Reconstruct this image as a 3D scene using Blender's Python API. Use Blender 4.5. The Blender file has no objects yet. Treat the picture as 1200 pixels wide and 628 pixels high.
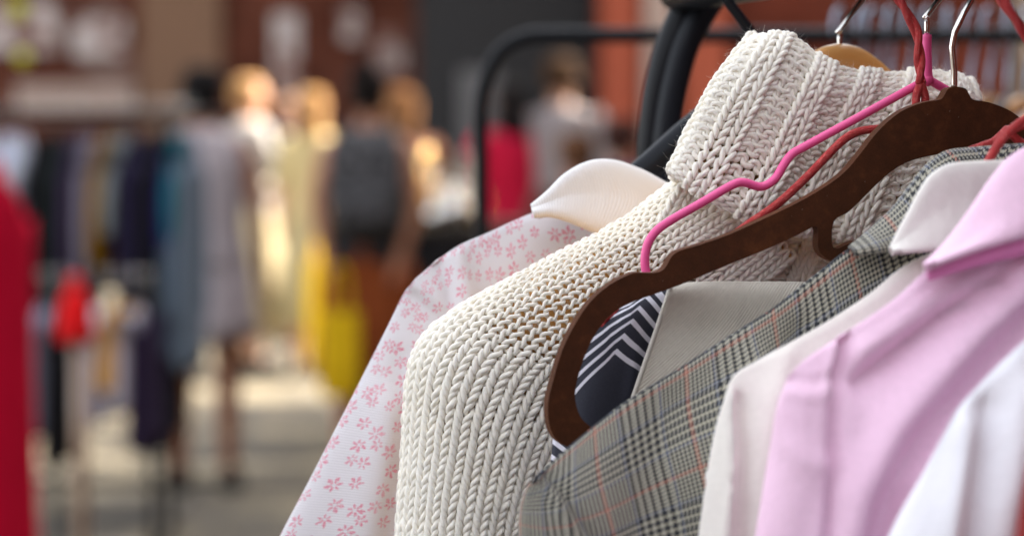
import bpy, bmesh, math, random
import numpy as np
from mathutils import Vector, Matrix
R = math.radians
rng = np.random.default_rng(7)
random.seed(5)
scene = bpy.context.scene
COL = scene.collection

# ------------------------------------------------------------------ camera
FPX = 2833.0
CAMZ = 1.45
PITCH = math.atan((314 - 152) / FPX)
cam_d = bpy.data.cameras.new('camera'); cam = bpy.data.objects.new('camera', cam_d); COL.objects.link(cam)
cam.location = (0, 0, CAMZ); cam.rotation_euler = (math.pi / 2 - PITCH, 0, 0)
cam_d.lens = 85.0; cam_d.sensor_width = 36.0; cam_d.clip_start = 0.05; cam_d.clip_end = 500
cam_d.dof.use_dof = True; cam_d.dof.focus_distance = 1.165; cam_d.dof.aperture_fstop = 5.2
cam_d.dof.aperture_blades = 0
scene.camera = cam
CAM = np.array([0, 0, CAMZ])
FW = np.array([0, math.cos(PITCH), -math.sin(PITCH)])
RT = np.array([1.0, 0, 0]); UP = np.cross(RT, FW)

def ray(px, py):
    px = np.asarray(px, float); py = np.asarray(py, float)
    return (FW + ((px - 600) / FPX)[..., None] * RT + ((314 - py) / FPX)[..., None] * UP)
def at(px, py, d):                       # point at world distance Y = d
    r = ray(px, py); return CAM + r * (d / r[..., 1:2])
# the rail of the near rack: hangers hang square to it
RD = np.array([0.30, -0.954, 0.0]); RD /= np.linalg.norm(RD)     # along the rail, towards the camera
AD = np.array([-RD[1] * -1, 0, 0])
AD = np.array([RD[1], -RD[0], 0.0])                              # arm direction (to the left, slightly nearer)
RAILZ = 1.535
R0 = at(1118, -45, 1.15); R0[2] = RAILZ
def PX(px, py, s):                       # point of the plane square to the rail at station s
    r = ray(px, py); s = np.asarray(s, float)
    t = (s - (CAM - R0) @ RD) / (r @ RD)
    return CAM + r * t[..., None]
def P(*a): return Vector(PX(np.array(a[0]), np.array(a[1]), np.array(a[2])))
def mirror(pts, s):                      # mirror about the garment's own middle plane
    k = (pts - R0) @ AD
    return pts - 2 * k[..., None] * AD
def rail_px(s):
    p = R0 + s * RD - CAM
    return 600 + FPX * (p @ RT) / (p @ FW)

# ------------------------------------------------------------------ object helpers
def link(o, parent=None):
    COL.objects.link(o)
    if parent is not None: o.parent = parent
    return o
def tag(o, label=None, cat=None, group=None, kind=None):
    if label: o['label'] = label
    if cat: o['category'] = cat
    if group: o['group'] = group
    if kind: o['kind'] = kind
    return o
def empty(name, loc=(0, 0, 0)):
    o = bpy.data.objects.new(name, None); o.empty_display_size = .1
    o.location = loc; link(o); bpy.context.view_layer.update(); return o
def mesh_obj(name, V, F, mat, parent=None, uv=None, smooth=True):
    me = bpy.data.meshes.new(name)
    V = np.asarray(V, float).reshape(-1, 3)
    if parent is not None: V = V - np.array(parent.location)
    if isinstance(F, np.ndarray) and F.ndim == 2:
        n, k = F.shape
        me.vertices.add(len(V)); me.vertices.foreach_set('co', V.astype(np.float32).ravel())
        me.loops.add(n * k); me.loops.foreach_set('vertex_index', F.astype(np.int32).ravel())
        me.polygons.add(n); me.polygons.foreach_set('loop_start', np.arange(0, n * k, k, dtype=np.int32))
        me.polygons.foreach_set('loop_total', np.full(n, k, dtype=np.int32))
        me.update(calc_edges=True)
        fl = F.ravel()
    else:
        me.from_pydata([tuple(v) for v in V], [], [tuple(int(i) for i in f) for f in F])
        fl = np.array([i for f in F for i in f])
    if uv is not None:
        l = me.uv_layers.new(name='UVMap'); uv = np.asarray(uv, np.float32)
        l.data.foreach_set('uv', uv[fl].ravel())
    me.validate()
    if smooth: me.polygons.foreach_set('use_smooth', np.ones(len(me.polygons), bool))
    me.materials.append(mat)
    o = bpy.data.objects.new(name, me); link(o, parent)
    return o
def mod(o, t, **k):
    m = o.modifiers.new(t.lower(), t)
    for a, b in k.items(): setattr(m, a, b)
    return m

class MB:
    """collects boxes, tubes and lofts into one mesh"""
    def __init__(s): s.v = []; s.f = []
    def add(s, V, F):
        n = len(s.v); s.v += [tuple(map(float, p)) for p in V]; s.f += [tuple(i + n for i in f) for f in F]; return s
    def box(s, c, d, rz=0, bevel=0):
        bm = bmesh.new(); bmesh.ops.create_cube(bm, size=1)
        for v in bm.verts: v.co = Vector((v.co.x * d[0], v.co.y * d[1], v.co.z * d[2]))
        if bevel: bmesh.ops.bevel(bm, geom=bm.edges[:], offset=bevel, segments=2, affect='EDGES')
        M = Matrix.Translation(c) @ Matrix.Rotation(rz, 4, 'Z')
        bm.verts.index_update()
        s.add([M @ v.co for v in bm.verts], [[v.index for v in f.verts] for f in bm.faces]); bm.free(); return s
    def tube(s, pts, r, n=12, cap=True, smooth=0):
        pts = [Vector(p) for p in pts]
        if smooth: pts = catmull(pts, smooth)
        rr = r if hasattr(r, '__len__') else [r] * len(pts)
        if len(rr) != len(pts): rr = list(np.interp(np.linspace(0, 1, len(pts)), np.linspace(0, 1, len(rr)), rr))
        V = []; F = []; prev = None
        for i, p in enumerate(pts):
            t = (pts[min(i + 1, len(pts) - 1)] - pts[max(i - 1, 0)]).normalized()
            if prev is None:
                a = Vector((0, 0, 1)) if abs(t.z) < .9 else Vector((0, 1, 0))
                nrm = t.cross(a).normalized()
            else:
                nrm = (prev - t * prev.dot(t)).normalized()
            prev = nrm; b = t.cross(nrm)
            for k in range(n):
                a = 2 * math.pi * k / n
                V.append(p + (nrm * math.cos(a) + b * math.sin(a)) * rr[i])
        for i in range(len(pts) - 1):
            for k in range(n):
                F.append((i * n + k, i * n + (k + 1) % n, (i + 1) * n + (k + 1) % n, (i + 1) * n + k))
        if cap:
            F.append(tuple(range(n - 1, -1, -1))); F.append(tuple(range((len(pts) - 1) * n, len(pts) * n)))
        return s.add(V, F)
    def loft(s, rings, cap=True):
        n = len(rings[0]); V = [p for r in rings for p in r]; F = []
        for i in range(len(rings) - 1):
            for k in range(n): F.append((i * n + k, i * n + (k + 1) % n, (i + 1) * n + (k + 1) % n, (i + 1) * n + k))
        if cap: F.append(tuple(range(n - 1, -1, -1))); F.append(tuple(range((len(rings) - 1) * n, len(rings) * n)))
        return s.add(V, F)
    def ball(s, c, r, seg=20):
        bm = bmesh.new(); bmesh.ops.create_uvsphere(bm, u_segments=seg, v_segments=seg // 2 + 2, radius=1)
        rr = r if hasattr(r, '__len__') else (r, r, r)
        bm.verts.index_update()
        s.add([(c[0] + v.co.x * rr[0], c[1] + v.co.y * rr[1], c[2] + v.co.z * rr[2]) for v in bm.verts],
              [[v.index for v in f.verts] for f in bm.faces]); bm.free(); return s
    def build(s, name, mat, parent=None, smooth=True):
        o = mesh_obj(name, np.array(s.v), s.f, mat, parent, smooth=smooth)
        return o
def catmull(pts, sub=6):
    pts = [Vector(p) for p in pts]; out = []
    for i in range(len(pts) - 1):
        p0 = pts[max(i - 1, 0)]; p1 = pts[i]; p2 = pts[i + 1]; p3 = pts[min(i + 2, len(pts) - 1)]
        for k in range(sub):
            t = k / sub
            out.append(0.5 * ((2 * p1) + (p2 - p0) * t + (2 * p0 - 5 * p1 + 4 * p2 - p3) * t * t + (3 * p1 - p0 - 3 * p2 + p3) * t ** 3))
    out.append(pts[-1]); return out

# ------------------------------------------------------------------ surfaces through control nets
def herm(n_knots, q):
    """interpolation matrix, nonuniform cubic with limited tangents"""
    x = np.asarray(n_knots, float); n = len(x); h = np.diff(x)
    D = np.zeros((n, n))
    for i in range(n):
        if i == 0: D[0, 0] = -1 / h[0]; D[0, 1] = 1 / h[0]
        elif i == n - 1: D[i, i] = 1 / h[-1]; D[i, i - 1] = -1 / h[-1]
        else:
            a = h[i] / (h[i - 1] + h[i]); b = 1 - a
            D[i, i - 1] -= a / h[i - 1]; D[i, i] += a / h[i - 1]
            D[i, i] -= b / h[i]; D[i, i + 1] += b / h[i]
    q = np.clip(q, x[0], x[-1]); k = np.clip(np.searchsorted(x, q, side='right') - 1, 0, n - 2)
    W = np.zeros((len(q), n)); t = (q - x[k]) / h[k]; idx = np.arange(len(q))
    h00 = 2 * t ** 3 - 3 * t ** 2 + 1; h10 = t ** 3 - 2 * t ** 2 + t; h01 = -2 * t ** 3 + 3 * t ** 2; h11 = t ** 3 - t ** 2
    W[idx, k] += h00; W[idx, k + 1] += h01
    W += (h10 * h[k])[:, None] * D[k] + (h11 * h[k])[:, None] * D[k + 1]
    return W
def knots(Pg, axis):
    d = np.linalg.norm(np.diff(Pg, axis=axis), axis=2).mean(axis=1 - axis)
    d = np.maximum(d, 1e-4)
    x = np.concatenate([[0], np.cumsum(d)]); return x
def surf(Pg, nr, nc):
    Pg = np.asarray(Pg, float); kr = knots(Pg, 0); kc = knots(Pg, 1)
    Wr = herm(kr, np.linspace(0, kr[-1], nr)); Wc = herm(kc, np.linspace(0, kc[-1], nc))
    return np.einsum('ij,jkc,lk->ilc', Wr, Pg, Wc), kr[-1], kc[-1]
def normals(S):
    du = np.gradient(S, axis=1); dv = np.gradient(S, axis=0)
    n = np.cross(dv, du); n /= np.linalg.norm(n, axis=2, keepdims=True) + 1e-12
    return n
def grid_faces(nr, nc, closed=False):
    i = np.arange(nr - 1)[:, None]; j = np.arange(nc if closed else nc - 1)[None, :]
    j2 = (j + 1) % nc
    return np.stack([i * nc + j, i * nc + j2, (i + 1) * nc + j2, (i + 1) * nc + j], -1).reshape(-1, 4)
def project(S):
    d = S - CAM; z = d @ FW
    return 600 + FPX * (d @ RT) / z, 314 - FPX * (d @ UP) / z
def seg_dist(px, py, line):
    best = np.full(px.shape, 1e9)
    for (a, b), (c, d) in zip(line[:-1], line[1:]):
        L2 = (c - a) ** 2 + (d - b) ** 2; t = np.clip(((px - a) * (c - a) + (py - b) * (d - b)) / L2, 0, 1)
        best = np.minimum(best, np.hypot(px - a - t * (c - a), py - b - t * (d - b)))
    return best
def folds(S, lst, mask=None):
    """push cloth along the rail where a crease runs; each crease = (line, width, height)"""
    px, py = project(S); add = np.zeros(px.shape)
    for line, w, a in lst:
        dd = seg_dist(px, py, line); add += a * np.exp(-(dd / w) ** 2)
    if mask is not None: add = add * mask
    return S + add[..., None] * RD
def sheet(name, net, mat, parent, nr=60, nc=60, fold=None, thick=.0006, uvscale=1.0, world=False, wav=0.0):
    """cloth piece from a control net of (px, py, s)"""
    net = np.array(net, float)
    Pg = net if world else PX(net[..., 0], net[..., 1], net[..., 2])
    S, lr, lc = surf(Pg, nr, nc)
    if wav: S = S + (wav * smooth_noise(S * 14))[..., None] * RD
    if fold: S = folds(S, fold)
    v, u = np.meshgrid(np.linspace(0, lr, nr), np.linspace(0, lc, nc), indexing='ij')
    o = mesh_obj(name, S.reshape(-1, 3), grid_faces(nr, nc), mat, parent, uv=np.stack([u.ravel(), v.ravel()], -1) * uvscale)
    if thick: mod(o, 'SOLIDIFY', thickness=thick, offset=-1)
    return o
def smooth_noise(p):
    s = 0
    r = np.random.default_rng(3)
    for k in range(6):
        w = r.normal(size=3) * (1 + .6 * k); s = s + np.sin(p @ w + r.uniform(0, 6.28)) / (1 + .7 * k)
    return s / 2.2
def shell(name, rows, mat, parent, s_mid, th, nr=110, nc=220, fold=None, wav=.0, thick=.0005, uvscale=1.0, bulge=None):
    """a whole hanging garment body: rows run from the left outline to the middle; ridge = first row.
       the right half mirrors the left, the back hangs behind."""
    rows = np.array(rows, float)                     # (nr, nc, 2)
    R_, C_ = rows.shape[:2]
    front = np.zeros((R_, C_)) + s_mid; back = np.zeros((R_, C_)) + s_mid
    for i in range(1, R_):
        for j in range(C_):
            k = min(1.0, (j / 1.6)) if j else 0
            g = .55 if i == 1 else 1
            front[i, j] = s_mid + th * k * g; back[i, j] = s_mid - th * k * g
    if bulge is not None: front += np.array(bulge)
    Fp = PX(rows[..., 0], rows[..., 1], front)
    Bp = Fp + (back - front)[..., None] * RD
    m = lambda A: mirror(A, s_mid)
    loop = [Bp[:, j] for j in range(C_ - 1, 0, -1)] + [Fp[:, j] for j in range(C_)] + \
           [m(Fp[:, j]) for j in range(C_ - 2, -1, -1)] + [m(Bp[:, j]) for j in range(1, C_)]
    Pg = np.stack(loop, 1)
    S, lr, lc = surf(Pg, nr, nc)
    if wav: S = S + (wav * smooth_noise(S * np.array([22, 22, 7])) * np.linspace(.2, 1, nr)[:, None])[..., None] * RD
    if fold:
        px, py = project(S)
        mask = np.zeros((nr, nc)); kc = knots(Pg, 1); a = kc[C_ - 1] / kc[-1]; uu = np.linspace(0, 1, nc)
        mask[:, uu > a * .97] = 1
        S = folds(S, fold, mask)
    v, u = np.meshgrid(np.linspace(0, lr, nr), np.linspace(0, lc, nc), indexing='ij')
    o = mesh_obj(name, S.reshape(-1, 3), grid_faces(nr, nc), mat, parent, uv=np.stack([u.ravel(), v.ravel()], -1) * uvscale)
    mod(o, 'SOLIDIFY', thickness=thick, offset=-1)
    return o

# ------------------------------------------------------------------ materials
class NT:
    def __init__(s, name):
        s.m = bpy.data.materials.new(name); s.m.use_nodes = True; s.t = s.m.node_tree
        s.n = s.t.nodes; s.l = s.t.links; s.b = s.n['Principled BSDF']; s.out = s.n['Material Output']
    def node(s, t, **k):
        x = s.n.new(t)
        for a, b in k.items(): setattr(x, a, b)
        return x
    def put(s, sock, v):
        if isinstance(v, bpy.types.NodeSocket): s.l.new(v, sock)
        elif v is not None: sock.default_value = v
    def math(s, op, a, b=None, c=None, clamp=False):
        x = s.node('ShaderNodeMath', operation=op, use_clamp=clamp)
        s.put(x.inputs[0], a); s.put(x.inputs[1], b); s.put(x.inputs[2], c); return x.outputs[0]
    def mix(s, f, a, b, blend='MIX'):
        x = s.node('ShaderNodeMix', data_type='RGBA', blend_type=blend)
        s.put(x.inputs[0], f); s.put(x.inputs[6], c4(a)); s.put(x.inputs[7], c4(b)); return x.outputs[2]
    def coord(s, which='Object'): return s.node('ShaderNodeTexCoord').outputs[which]
    def mapping(s, v, scale=(1, 1, 1), rot=(0, 0, 0), loc=(0, 0, 0)):
        x = s.node('ShaderNodeMapping'); s.put(x.inputs[0], v); x.inputs['Scale'].default_value = scale
        x.inputs['Rotation'].default_value = rot; x.inputs['Location'].default_value = loc; return x.outputs[0]
    def noise(s, v, scale, detail=4, rough=.55, out=0):
        x = s.node('ShaderNodeTexNoise'); s.put(x.inputs['Vector'], v); x.inputs['Scale'].default_value = scale
        x.inputs['Detail'].default_value = detail; x.inputs['Roughness'].default_value = rough; return x.outputs[out]
    def ramp(s, f, stops, interp='LINEAR'):
        x = s.node('ShaderNodeValToRGB'); s.put(x.inputs[0], f); e = x.color_ramp.elements; x.color_ramp.interpolation = interp
        while len(e) < len(stops): e.new(.5)
        for el, (p, c) in zip(e, stops): el.position = p; el.color = c4(c)
        return x.outputs[0]
    def bump(s, h, strength=.5, dist=.001, normal=None):
        x = s.node('ShaderNodeBump'); s.put(x.inputs['Height'], h); x.inputs['Strength'].default_value = strength
        x.inputs['Distance'].default_value = dist
        if normal is not None: s.put(x.inputs['Normal'], normal)
        return x.outputs[0]
    def sep(s, v):
        x = s.node('ShaderNodeSeparateXYZ'); s.put(x.inputs[0], v); return x.outputs
    def fin(s, color=None, rough=.6, normal=None, metallic=0, sheen=0, sss=0, transl=0, spec=None, coat=0):
        s.put(s.b.inputs['Base Color'], c4(color)); s.put(s.b.inputs['Roughness'], rough); s.put(s.b.inputs['Metallic'], metallic)
        if normal is not None: s.put(s.b.inputs['Normal'], normal)
        s.b.inputs['Sheen Weight'].default_value = sheen; s.b.inputs['Sheen Roughness'].default_value = .4
        if spec is not None: s.b.inputs['Specular IOR Level'].default_value = spec
        if coat: s.b.inputs['Coat Weight'].default_value = coat; s.b.inputs['Coat Roughness'].default_value = .12
        if sss:
            s.b.inputs['Subsurface Weight'].default_value = sss; s.b.inputs['Subsurface Scale'].default_value = .004
            s.b.inputs['Subsurface Radius'].default_value = (1, .8, .6)
        if transl:
            tr = s.node('ShaderNodeBsdfTranslucent'); s.put(tr.inputs[0], c4(color))
            if normal is not None: s.put(tr.inputs['Normal'], normal)
            mx = s.node('ShaderNodeMixShader'); mx.inputs[0].default_value = transl
            s.l.new(s.b.outputs[0], mx.inputs[1]); s.l.new(tr.outputs[0], mx.inputs[2]); s.l.new(mx.outputs[0], s.out.inputs[0])
        return s.m
def c4(c):
    if c is None or isinstance(c, bpy.types.NodeSocket): return c
    return (*c, 1) if len(c) == 3 else c

def m_cloth(name, col, weave=1400, rough=.75, transl=.0, bumpd=.00025, var=.06, sheen=.15, twill=False, strength=.5):
    n = NT(name); uv = n.coord('UV')
    u, v, _ = n.sep(uv)
    if twill:
        d = n.math('ADD', n.math('MULTIPLY', u, 1.0), n.math('MULTIPLY', v, .65))
        h = n.math('SINE', n.math('MULTIPLY', d, weave * 2.6))
    else:
        a = n.math('SINE', n.math('MULTIPLY', u, weave * 3.14)); b = n.math('SINE', n.math('MULTIPLY', v, weave * 3.14))
        h = n.math('MULTIPLY', a, b)
    nz = n.noise(uv, 300, 3); big = n.noise(n.coord('Object'), 9, 4)
    h = n.math('ADD', n.math('MULTIPLY', h, .5), nz)
    f = n.math('ADD', n.math('MULTIPLY', n.math('SUBTRACT', nz, .5), var * 2), n.math('MULTIPLY', n.math('SUBTRACT', big, .5), var))
    hs = n.node('ShaderNodeHueSaturation'); hs.inputs['Color'].default_value = c4(col)
    n.put(hs.inputs['Value'], n.math('ADD', f, 1.0))
    nb = n.bump(h, strength, bumpd)
    wr = n.bump(n.math('ADD', n.noise(n.mapping(n.coord('Object'), (1, 1, .45)), 30, 4, .5), n.math('MULTIPLY', n.noise(n.mapping(n.coord('Object'), (1, 1, .5), (0, .6, 0)), 9, 3), 2.0)), .55, .007, nb)
    return n.fin(hs.outputs[0], rough, wr, sheen=sheen, transl=transl)

def m_yarn():
    n = NT('cream_yarn'); uv = n.coord('UV'); u, v, _ = n.sep(uv)
    ph = n.math('ADD', n.math('MULTIPLY', u, 6.283 * 1.25), n.math('MULTIPLY', v, 6.283 * 2.0))
    ply = n.math('ABSOLUTE', n.math('SINE', ph))
    st = n.mapping(uv, (3, 26, 1)); fib = n.noise(st, 3.0, 4, .7)
    fine = n.noise(n.coord('Object'), 2200, 4, .7)
    h = n.math('ADD', n.math('MULTIPLY', ply, .5), n.math('ADD', n.math('MULTIPLY', fib, .7), n.math('MULTIPLY', fine, 1.1)))
    big = n.noise(n.coord('Object'), 16, 3)
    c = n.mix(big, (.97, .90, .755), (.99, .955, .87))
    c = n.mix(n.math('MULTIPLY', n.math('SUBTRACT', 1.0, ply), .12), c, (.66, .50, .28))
    nb = n.bump(h, .42, .0004)
    return n.fin(c, .85, nb, sheen=.35, sss=.25, transl=0, spec=.2)
def m_simple(name, col, rough=.5, metallic=0, bump=None, coat=0, var=.0, sheen=0, transl=0):
    n = NT(name); c = c4(col); o = n.coord('Object')
    if var:
        c = n.mix(n.noise(o, 12, 5), tuple(x * (1 - var) for x in col), tuple(min(1, x * (1 + var)) for x in col))
    nb = n.bump(n.noise(o, bump[0], 4), bump[1], bump[2]) if bump else None
    return n.fin(c, rough, nb, metallic, coat=coat, sheen=sheen, transl=transl)

def m_floral():
    n = NT('floral_pique'); uv = n.coord('UV')
    warp = n.node('ShaderNodeVectorMath', operation='ADD'); n.put(warp.inputs[0], uv)
    nn = n.node('ShaderNodeVectorMath', operation='SCALE'); n.put(nn.inputs[0], n.noise(uv, 700, 2, out=1)); nn.inputs['Scale'].default_value = .0016
    n.put(warp.inputs[1], nn.outputs[0]); wv = warp.outputs[0]
    vo = n.node('ShaderNodeTexVoronoi', voronoi_dimensions='2D', feature='F1'); n.put(vo.inputs['Vector'], wv)
    SC = 98.0; vo.inputs['Scale'].default_value = SC; vo.inputs['Randomness'].default_value = .72
    sc = n.node('ShaderNodeVectorMath', operation='SUBTRACT'); n.put(sc.inputs[0], wv); n.put(sc.inputs[1], vo.outputs['Position'])
    x, y, _ = n.sep(sc.outputs[0])
    x = n.math('MULTIPLY', x, SC); y = n.math('MULTIPLY', y, SC)
    r = n.math('SQRT', n.math('ADD', n.math('MULTIPLY', x, x), n.math('MULTIPLY', y, y)))
    th = n.math('ARCTAN2', y, x)
    cr, cg, cb = n.sep(vo.outputs['Color'])
    ph = n.math('MULTIPLY', cr, 6.28)
    pet = n.math('COSINE', n.math('ADD', n.math('MULTIPLY', th, 6.0), ph))
    one = n.math('COSINE', n.math('ADD', th, ph))
    size = n.math('ADD', .29, n.math('MULTIPLY', cg, .14))
    rad = n.math('MULTIPLY', size, n.math('ADD', n.math('MULTIPLY', pet, .34), n.math('ADD', .74, n.math('MULTIPLY', one, .22))))
    m1 = n.math('LESS_THAN', r, rad)
    m2 = n.math('GREATER_THAN', r, n.math('MULTIPLY', size, .24))
    m3 = n.math('GREATER_THAN', pet, -.25)
    m = n.math('MULTIPLY', n.math('MULTIPLY', m1, m2), m3)
    # fine lines inside each petal, like a block print
    ln = n.math('GREATER_THAN', n.math('COSINE', n.math('ADD', n.math('MULTIPLY', th, 24.0), ph)), -.75)
    m = n.math('MULTIPLY', m, ln)
    dots = n.math('MULTIPLY', n.math('GREATER_THAN', n.noise(uv, 1200, 2), .38), m)
    mm = n.math('MULTIPLY', dots, n.math('ADD', .75, n.math('MULTIPLY', cb, .25)))
    base = (.94, .90, .92)
    u, v, _ = n.sep(uv)
    w = 1150
    k = n.math('MULTIPLY', n.math('SINE', n.math('MULTIPLY', n.math('ADD', u, n.math('MULTIPLY', v, .58)), w * 3.5)), n.math('SINE', n.math('MULTIPLY', n.math('SUBTRACT', u, n.math('MULTIPLY', v, .58)), w * 3.5)))
    c = n.mix(mm, n.mix(n.math('MULTIPLY', n.math('ADD', k, 1), .5), (.85, .82, .86), base), (.84, .19, .31))
    nb = n.bump(n.math('ADD', n.math('MULTIPLY', k, .6), n.noise(uv, 500, 3)), .7, .0004)
    return n.fin(c, .8, nb, sheen=.3, transl=.22)

def m_plaid():
    n = NT('glen_check_wool'); uv = n.coord('UV'); u, v, _ = n.sep(uv)
    T = 1 / .00046                                            # threads per metre
    def threads(x, off):
        t = n.math('ADD', n.math('MULTIPLY', x, T), off)
        blk = n.math('MODULO', t, 96.0)
        wide = n.math('LESS_THAN', blk, 40.0)                 # 4/4 block, then 2/2 block
        a = n.math('LESS_THAN', n.math('MODULO', t, 8.0), 4.4)
        b = n.math('LESS_THAN', n.math('MODULO', t, 4.0), 2.0)
        dark = n.math('ADD', n.math('MULTIPLY', wide, a), n.math('MULTIPLY', n.math('SUBTRACT', 1.0, wide), b))
        red = n.math('MULTIPLY', n.math('GREATER_THAN', blk, 66.0), n.math('LESS_THAN', blk, 69.5))
        blue = n.math('ADD', n.math('MULTIPLY', n.math('GREATER_THAN', blk, 40.5), n.math('LESS_THAN', blk, 43.0)), n.math('GREATER_THAN', blk, 93.5))
        return t, dark, red, blue
    tu, du, ru, bu = threads(u, 9600 + 17.0); tv, dv, rv, bv = threads(v, 9600 + 60.0)
    sel = n.math('LESS_THAN', n.math('MODULO', n.math('ADD', tu, n.math('MULTIPLY', tv, 1.0)), 4.0), 2.0)
    def col(dark, red, blue, lc, dc):
        c = n.mix(dark, lc, dc); c = n.mix(n.math('MULTIPLY', blue, .45), c, (.10, .15, .32)); return n.mix(n.math('MULTIPLY', red, .62), c, (.62, .20, .13))
    ca = col(du, ru, bu, (.42, .41, .345), (.007, .010, .018)); cb = col(dv, rv, bv, (.44, .41, .31), (.008, .010, .015))
    c = n.mix(sel, cb, ca)
    c = n.mix(n.math('MULTIPLY', n.noise(uv, 1500, 3), .05), c, (.25, .25, .24))
    h = n.math('ADD', n.math('SINE', n.math('MULTIPLY', n.math('ADD', tu, tv), 1.57)), n.noise(uv, 900, 3))
    return n.fin(c, .85, n.bump(h, .4, .0002), sheen=.25)

def m_stripes():
    n = NT('navy_stripe_print'); uv = n.coord('UV')
    th_ = R(-27); cu, cv = .022, .056
    w = n.mapping(uv, (1, 1, 1), (0, 0, th_), (-(cu * math.cos(th_) - cv * math.sin(th_)), -(cu * math.sin(th_) + cv * math.cos(th_)), 0))
    x, y, _ = n.sep(w)
    d = n.math('MAXIMUM', n.math('ABSOLUTE', x), n.math('MULTIPLY', n.math('ABSOLUTE', y), .66))
    t = n.math('MULTIPLY', d, 1000.0)
    band = n.math('MULTIPLY', n.math('GREATER_THAN', t, 11.0), n.math('LESS_THAN', t, 30.0))
    st = n.math('LESS_THAN', n.math('MODULO', t, 3.9), 1.35)
    far = n.math('MULTIPLY', n.math('GREATER_THAN', t, 30.0), n.math('GREATER_THAN', n.math('MODULO', t, 8.0), 2.6))
    m = n.math('ADD', n.math('MULTIPLY', band, st), far)
    c = n.mix(m, n.mix(n.noise(uv, 900, 3), (.016, .018, .032), (.035, .038, .06)), (.80, .79, .88))
    return n.fin(c, .7, n.bump(n.noise(uv, 800, 3), .4, .0003), sheen=.2)

def m_rib(name, col, per=.0011):
    n = NT(name); uv = n.coord('UV'); u, v, _ = n.sep(uv)
    w = n.math('SINE', n.math('MULTIPLY', u, 6.283 / per)); h = n.math('ADD', w, n.noise(uv, 700, 3))
    c = n.mix(n.math('MULTIPLY', n.math('ADD', w, 1.0), .12), col, tuple(x * .75 for x in col))
    return n.fin(c, .8, n.bump(h, .38, .0003), sheen=.3)

def m_velvet():
    n = NT('brown_velvet'); o = n.coord('Object')
    nz = n.noise(o, 28, 6, .68); fine = n.noise(o, 1300, 3, .7); mid = n.noise(o, 180, 4, .6)
    c = n.ramp(n.math('ADD', n.math('MULTIPLY', nz, .6), n.math('MULTIPLY', mid, .4)), [(.36, (.022, .007, .003)), (.52, (.045, .013, .005)), (.68, (.105, .034, .011))])
    c = n.mix(n.math('MULTIPLY', fine, .35), c, (.15, .055, .02))
    sp = n.math('GREATER_THAN', n.noise(o, 620, 2), .76); c = n.mix(n.math('MULTIPLY', sp, .3), c, (.4, .3, .24))
    m = n.fin(c, .8, n.bump(n.math('ADD', nz, fine), .5, .0005), sheen=.18, spec=.15); n.b.inputs['Sheen Tint'].default_value = (.75, .33, .16, 1)
    return m
def m_glitter():
    n = NT('red_glitter'); o = n.coord('Object')
    vo = n.node('ShaderNodeTexVoronoi'); n.put(vo.inputs['Vector'], o); vo.inputs['Scale'].default_value = 2600
    cr, cg, cb = n.sep(vo.outputs['Color'])
    sp = n.math('GREATER_THAN', cr, .86)
    c = n.mix(n.noise(o, 400, 3), (.30, .006, .008), (.52, .016, .018)); c = n.mix(sp, c, (.9, .20, .18))
    nm = n.bump(vo.outputs['Distance'], .8, .0005)
    return n.fin(c, n.math('SUBTRACT', .5, n.math('MULTIPLY', sp, .25)), nm, metallic=n.math('MULTIPLY', sp, .6))
def m_wood(name, a, b, sc=1.0):
    n = NT(name); o = n.mapping(n.coord('Object'), (14 * sc, 40 * sc, 120 * sc))
    nz = n.noise(o, 2.2, 6, .6); c = n.mix(nz, a, b)
    return n.fin(c, .35, n.bump(nz, .2, .0004), coat=.4)
def m_brick(name, a, b, mortar, sc=1.0, paint=()):
    n = NT(name); o = n.coord('Object'); x, y, z = n.sep(o)
    cb = n.node('ShaderNodeCombineXYZ'); n.put(cb.inputs[0], n.math('ADD', x, y)); n.put(cb.inputs[1], z)
    br = n.node('ShaderNodeTexBrick'); n.put(br.inputs['Vector'], cb.outputs[0]); br.inputs['Scale'].default_value = 4.2 * sc
    br.inputs['Color1'].default_value = c4(a); br.inputs['Color2'].default_value = c4(b); br.inputs['Mortar'].default_value = c4(mortar)
    br.inputs['Mortar Size'].default_value = .03
    c = n.mix(n.ramp(n.noise(o, .8, 6, .65), [(.38, (1, 1, 1)), (.62, (0, 0, 0))]), br.outputs[0], tuple(k * .30 for k in a))
    c = n.mix(n.ramp(n.noise(n.mapping(o, (1, 1, 1), (0, 0, 0), (3.1, 0, 7.7)), .55, 5, .6), [(.60, (0, 0, 0)), (.70, (.55, .55, .55))]), c, (.26, .22, .20))
    nb = n.bump(br.outputs['Fac'], .5, -.01)
    return n.fin(c, .9, nb, spec=.15)

YARN = m_yarn(); FLORAL = m_floral(); PLAID = m_plaid(); STRIPE = m_stripes(); VELVET = m_velvet(); GLIT = m_glitter()
WHITERIB = m_rib('white_rib', (.86, .85, .85), .0015); CREAM = m_cloth('cream_cotton', (.91, .86, .80), 1300, transl=.12)
PINK = m_cloth('pink_cotton', (.97, .66, .84), 1500, transl=.10, sheen=.1); PINKBAND = m_cloth('deep_pink_cotton', (.78, .25, .52), 1500)
WHITE = m_cloth('white_cotton', (.89, .88, .93), 1400, transl=.10); DRED = m_cloth('dark_red_cloth', (.30, .02, .02), 900)
BEIGE = m_cloth('beige_twill', (.70, .66, .57), 1500, twill=True, var=.1, strength=.9)
BEIGE_EDGE = m_cloth('beige_edge', (.58, .55, .49), 1500)
PINKPL = m_simple('pink_rubber', (.90, .11, .34), .42, bump=(900, .08, .0003)); CHROME = m_simple('chrome', (.78, .76, .72), .16, 1.0, bump=(500, .1, .0002))
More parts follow.
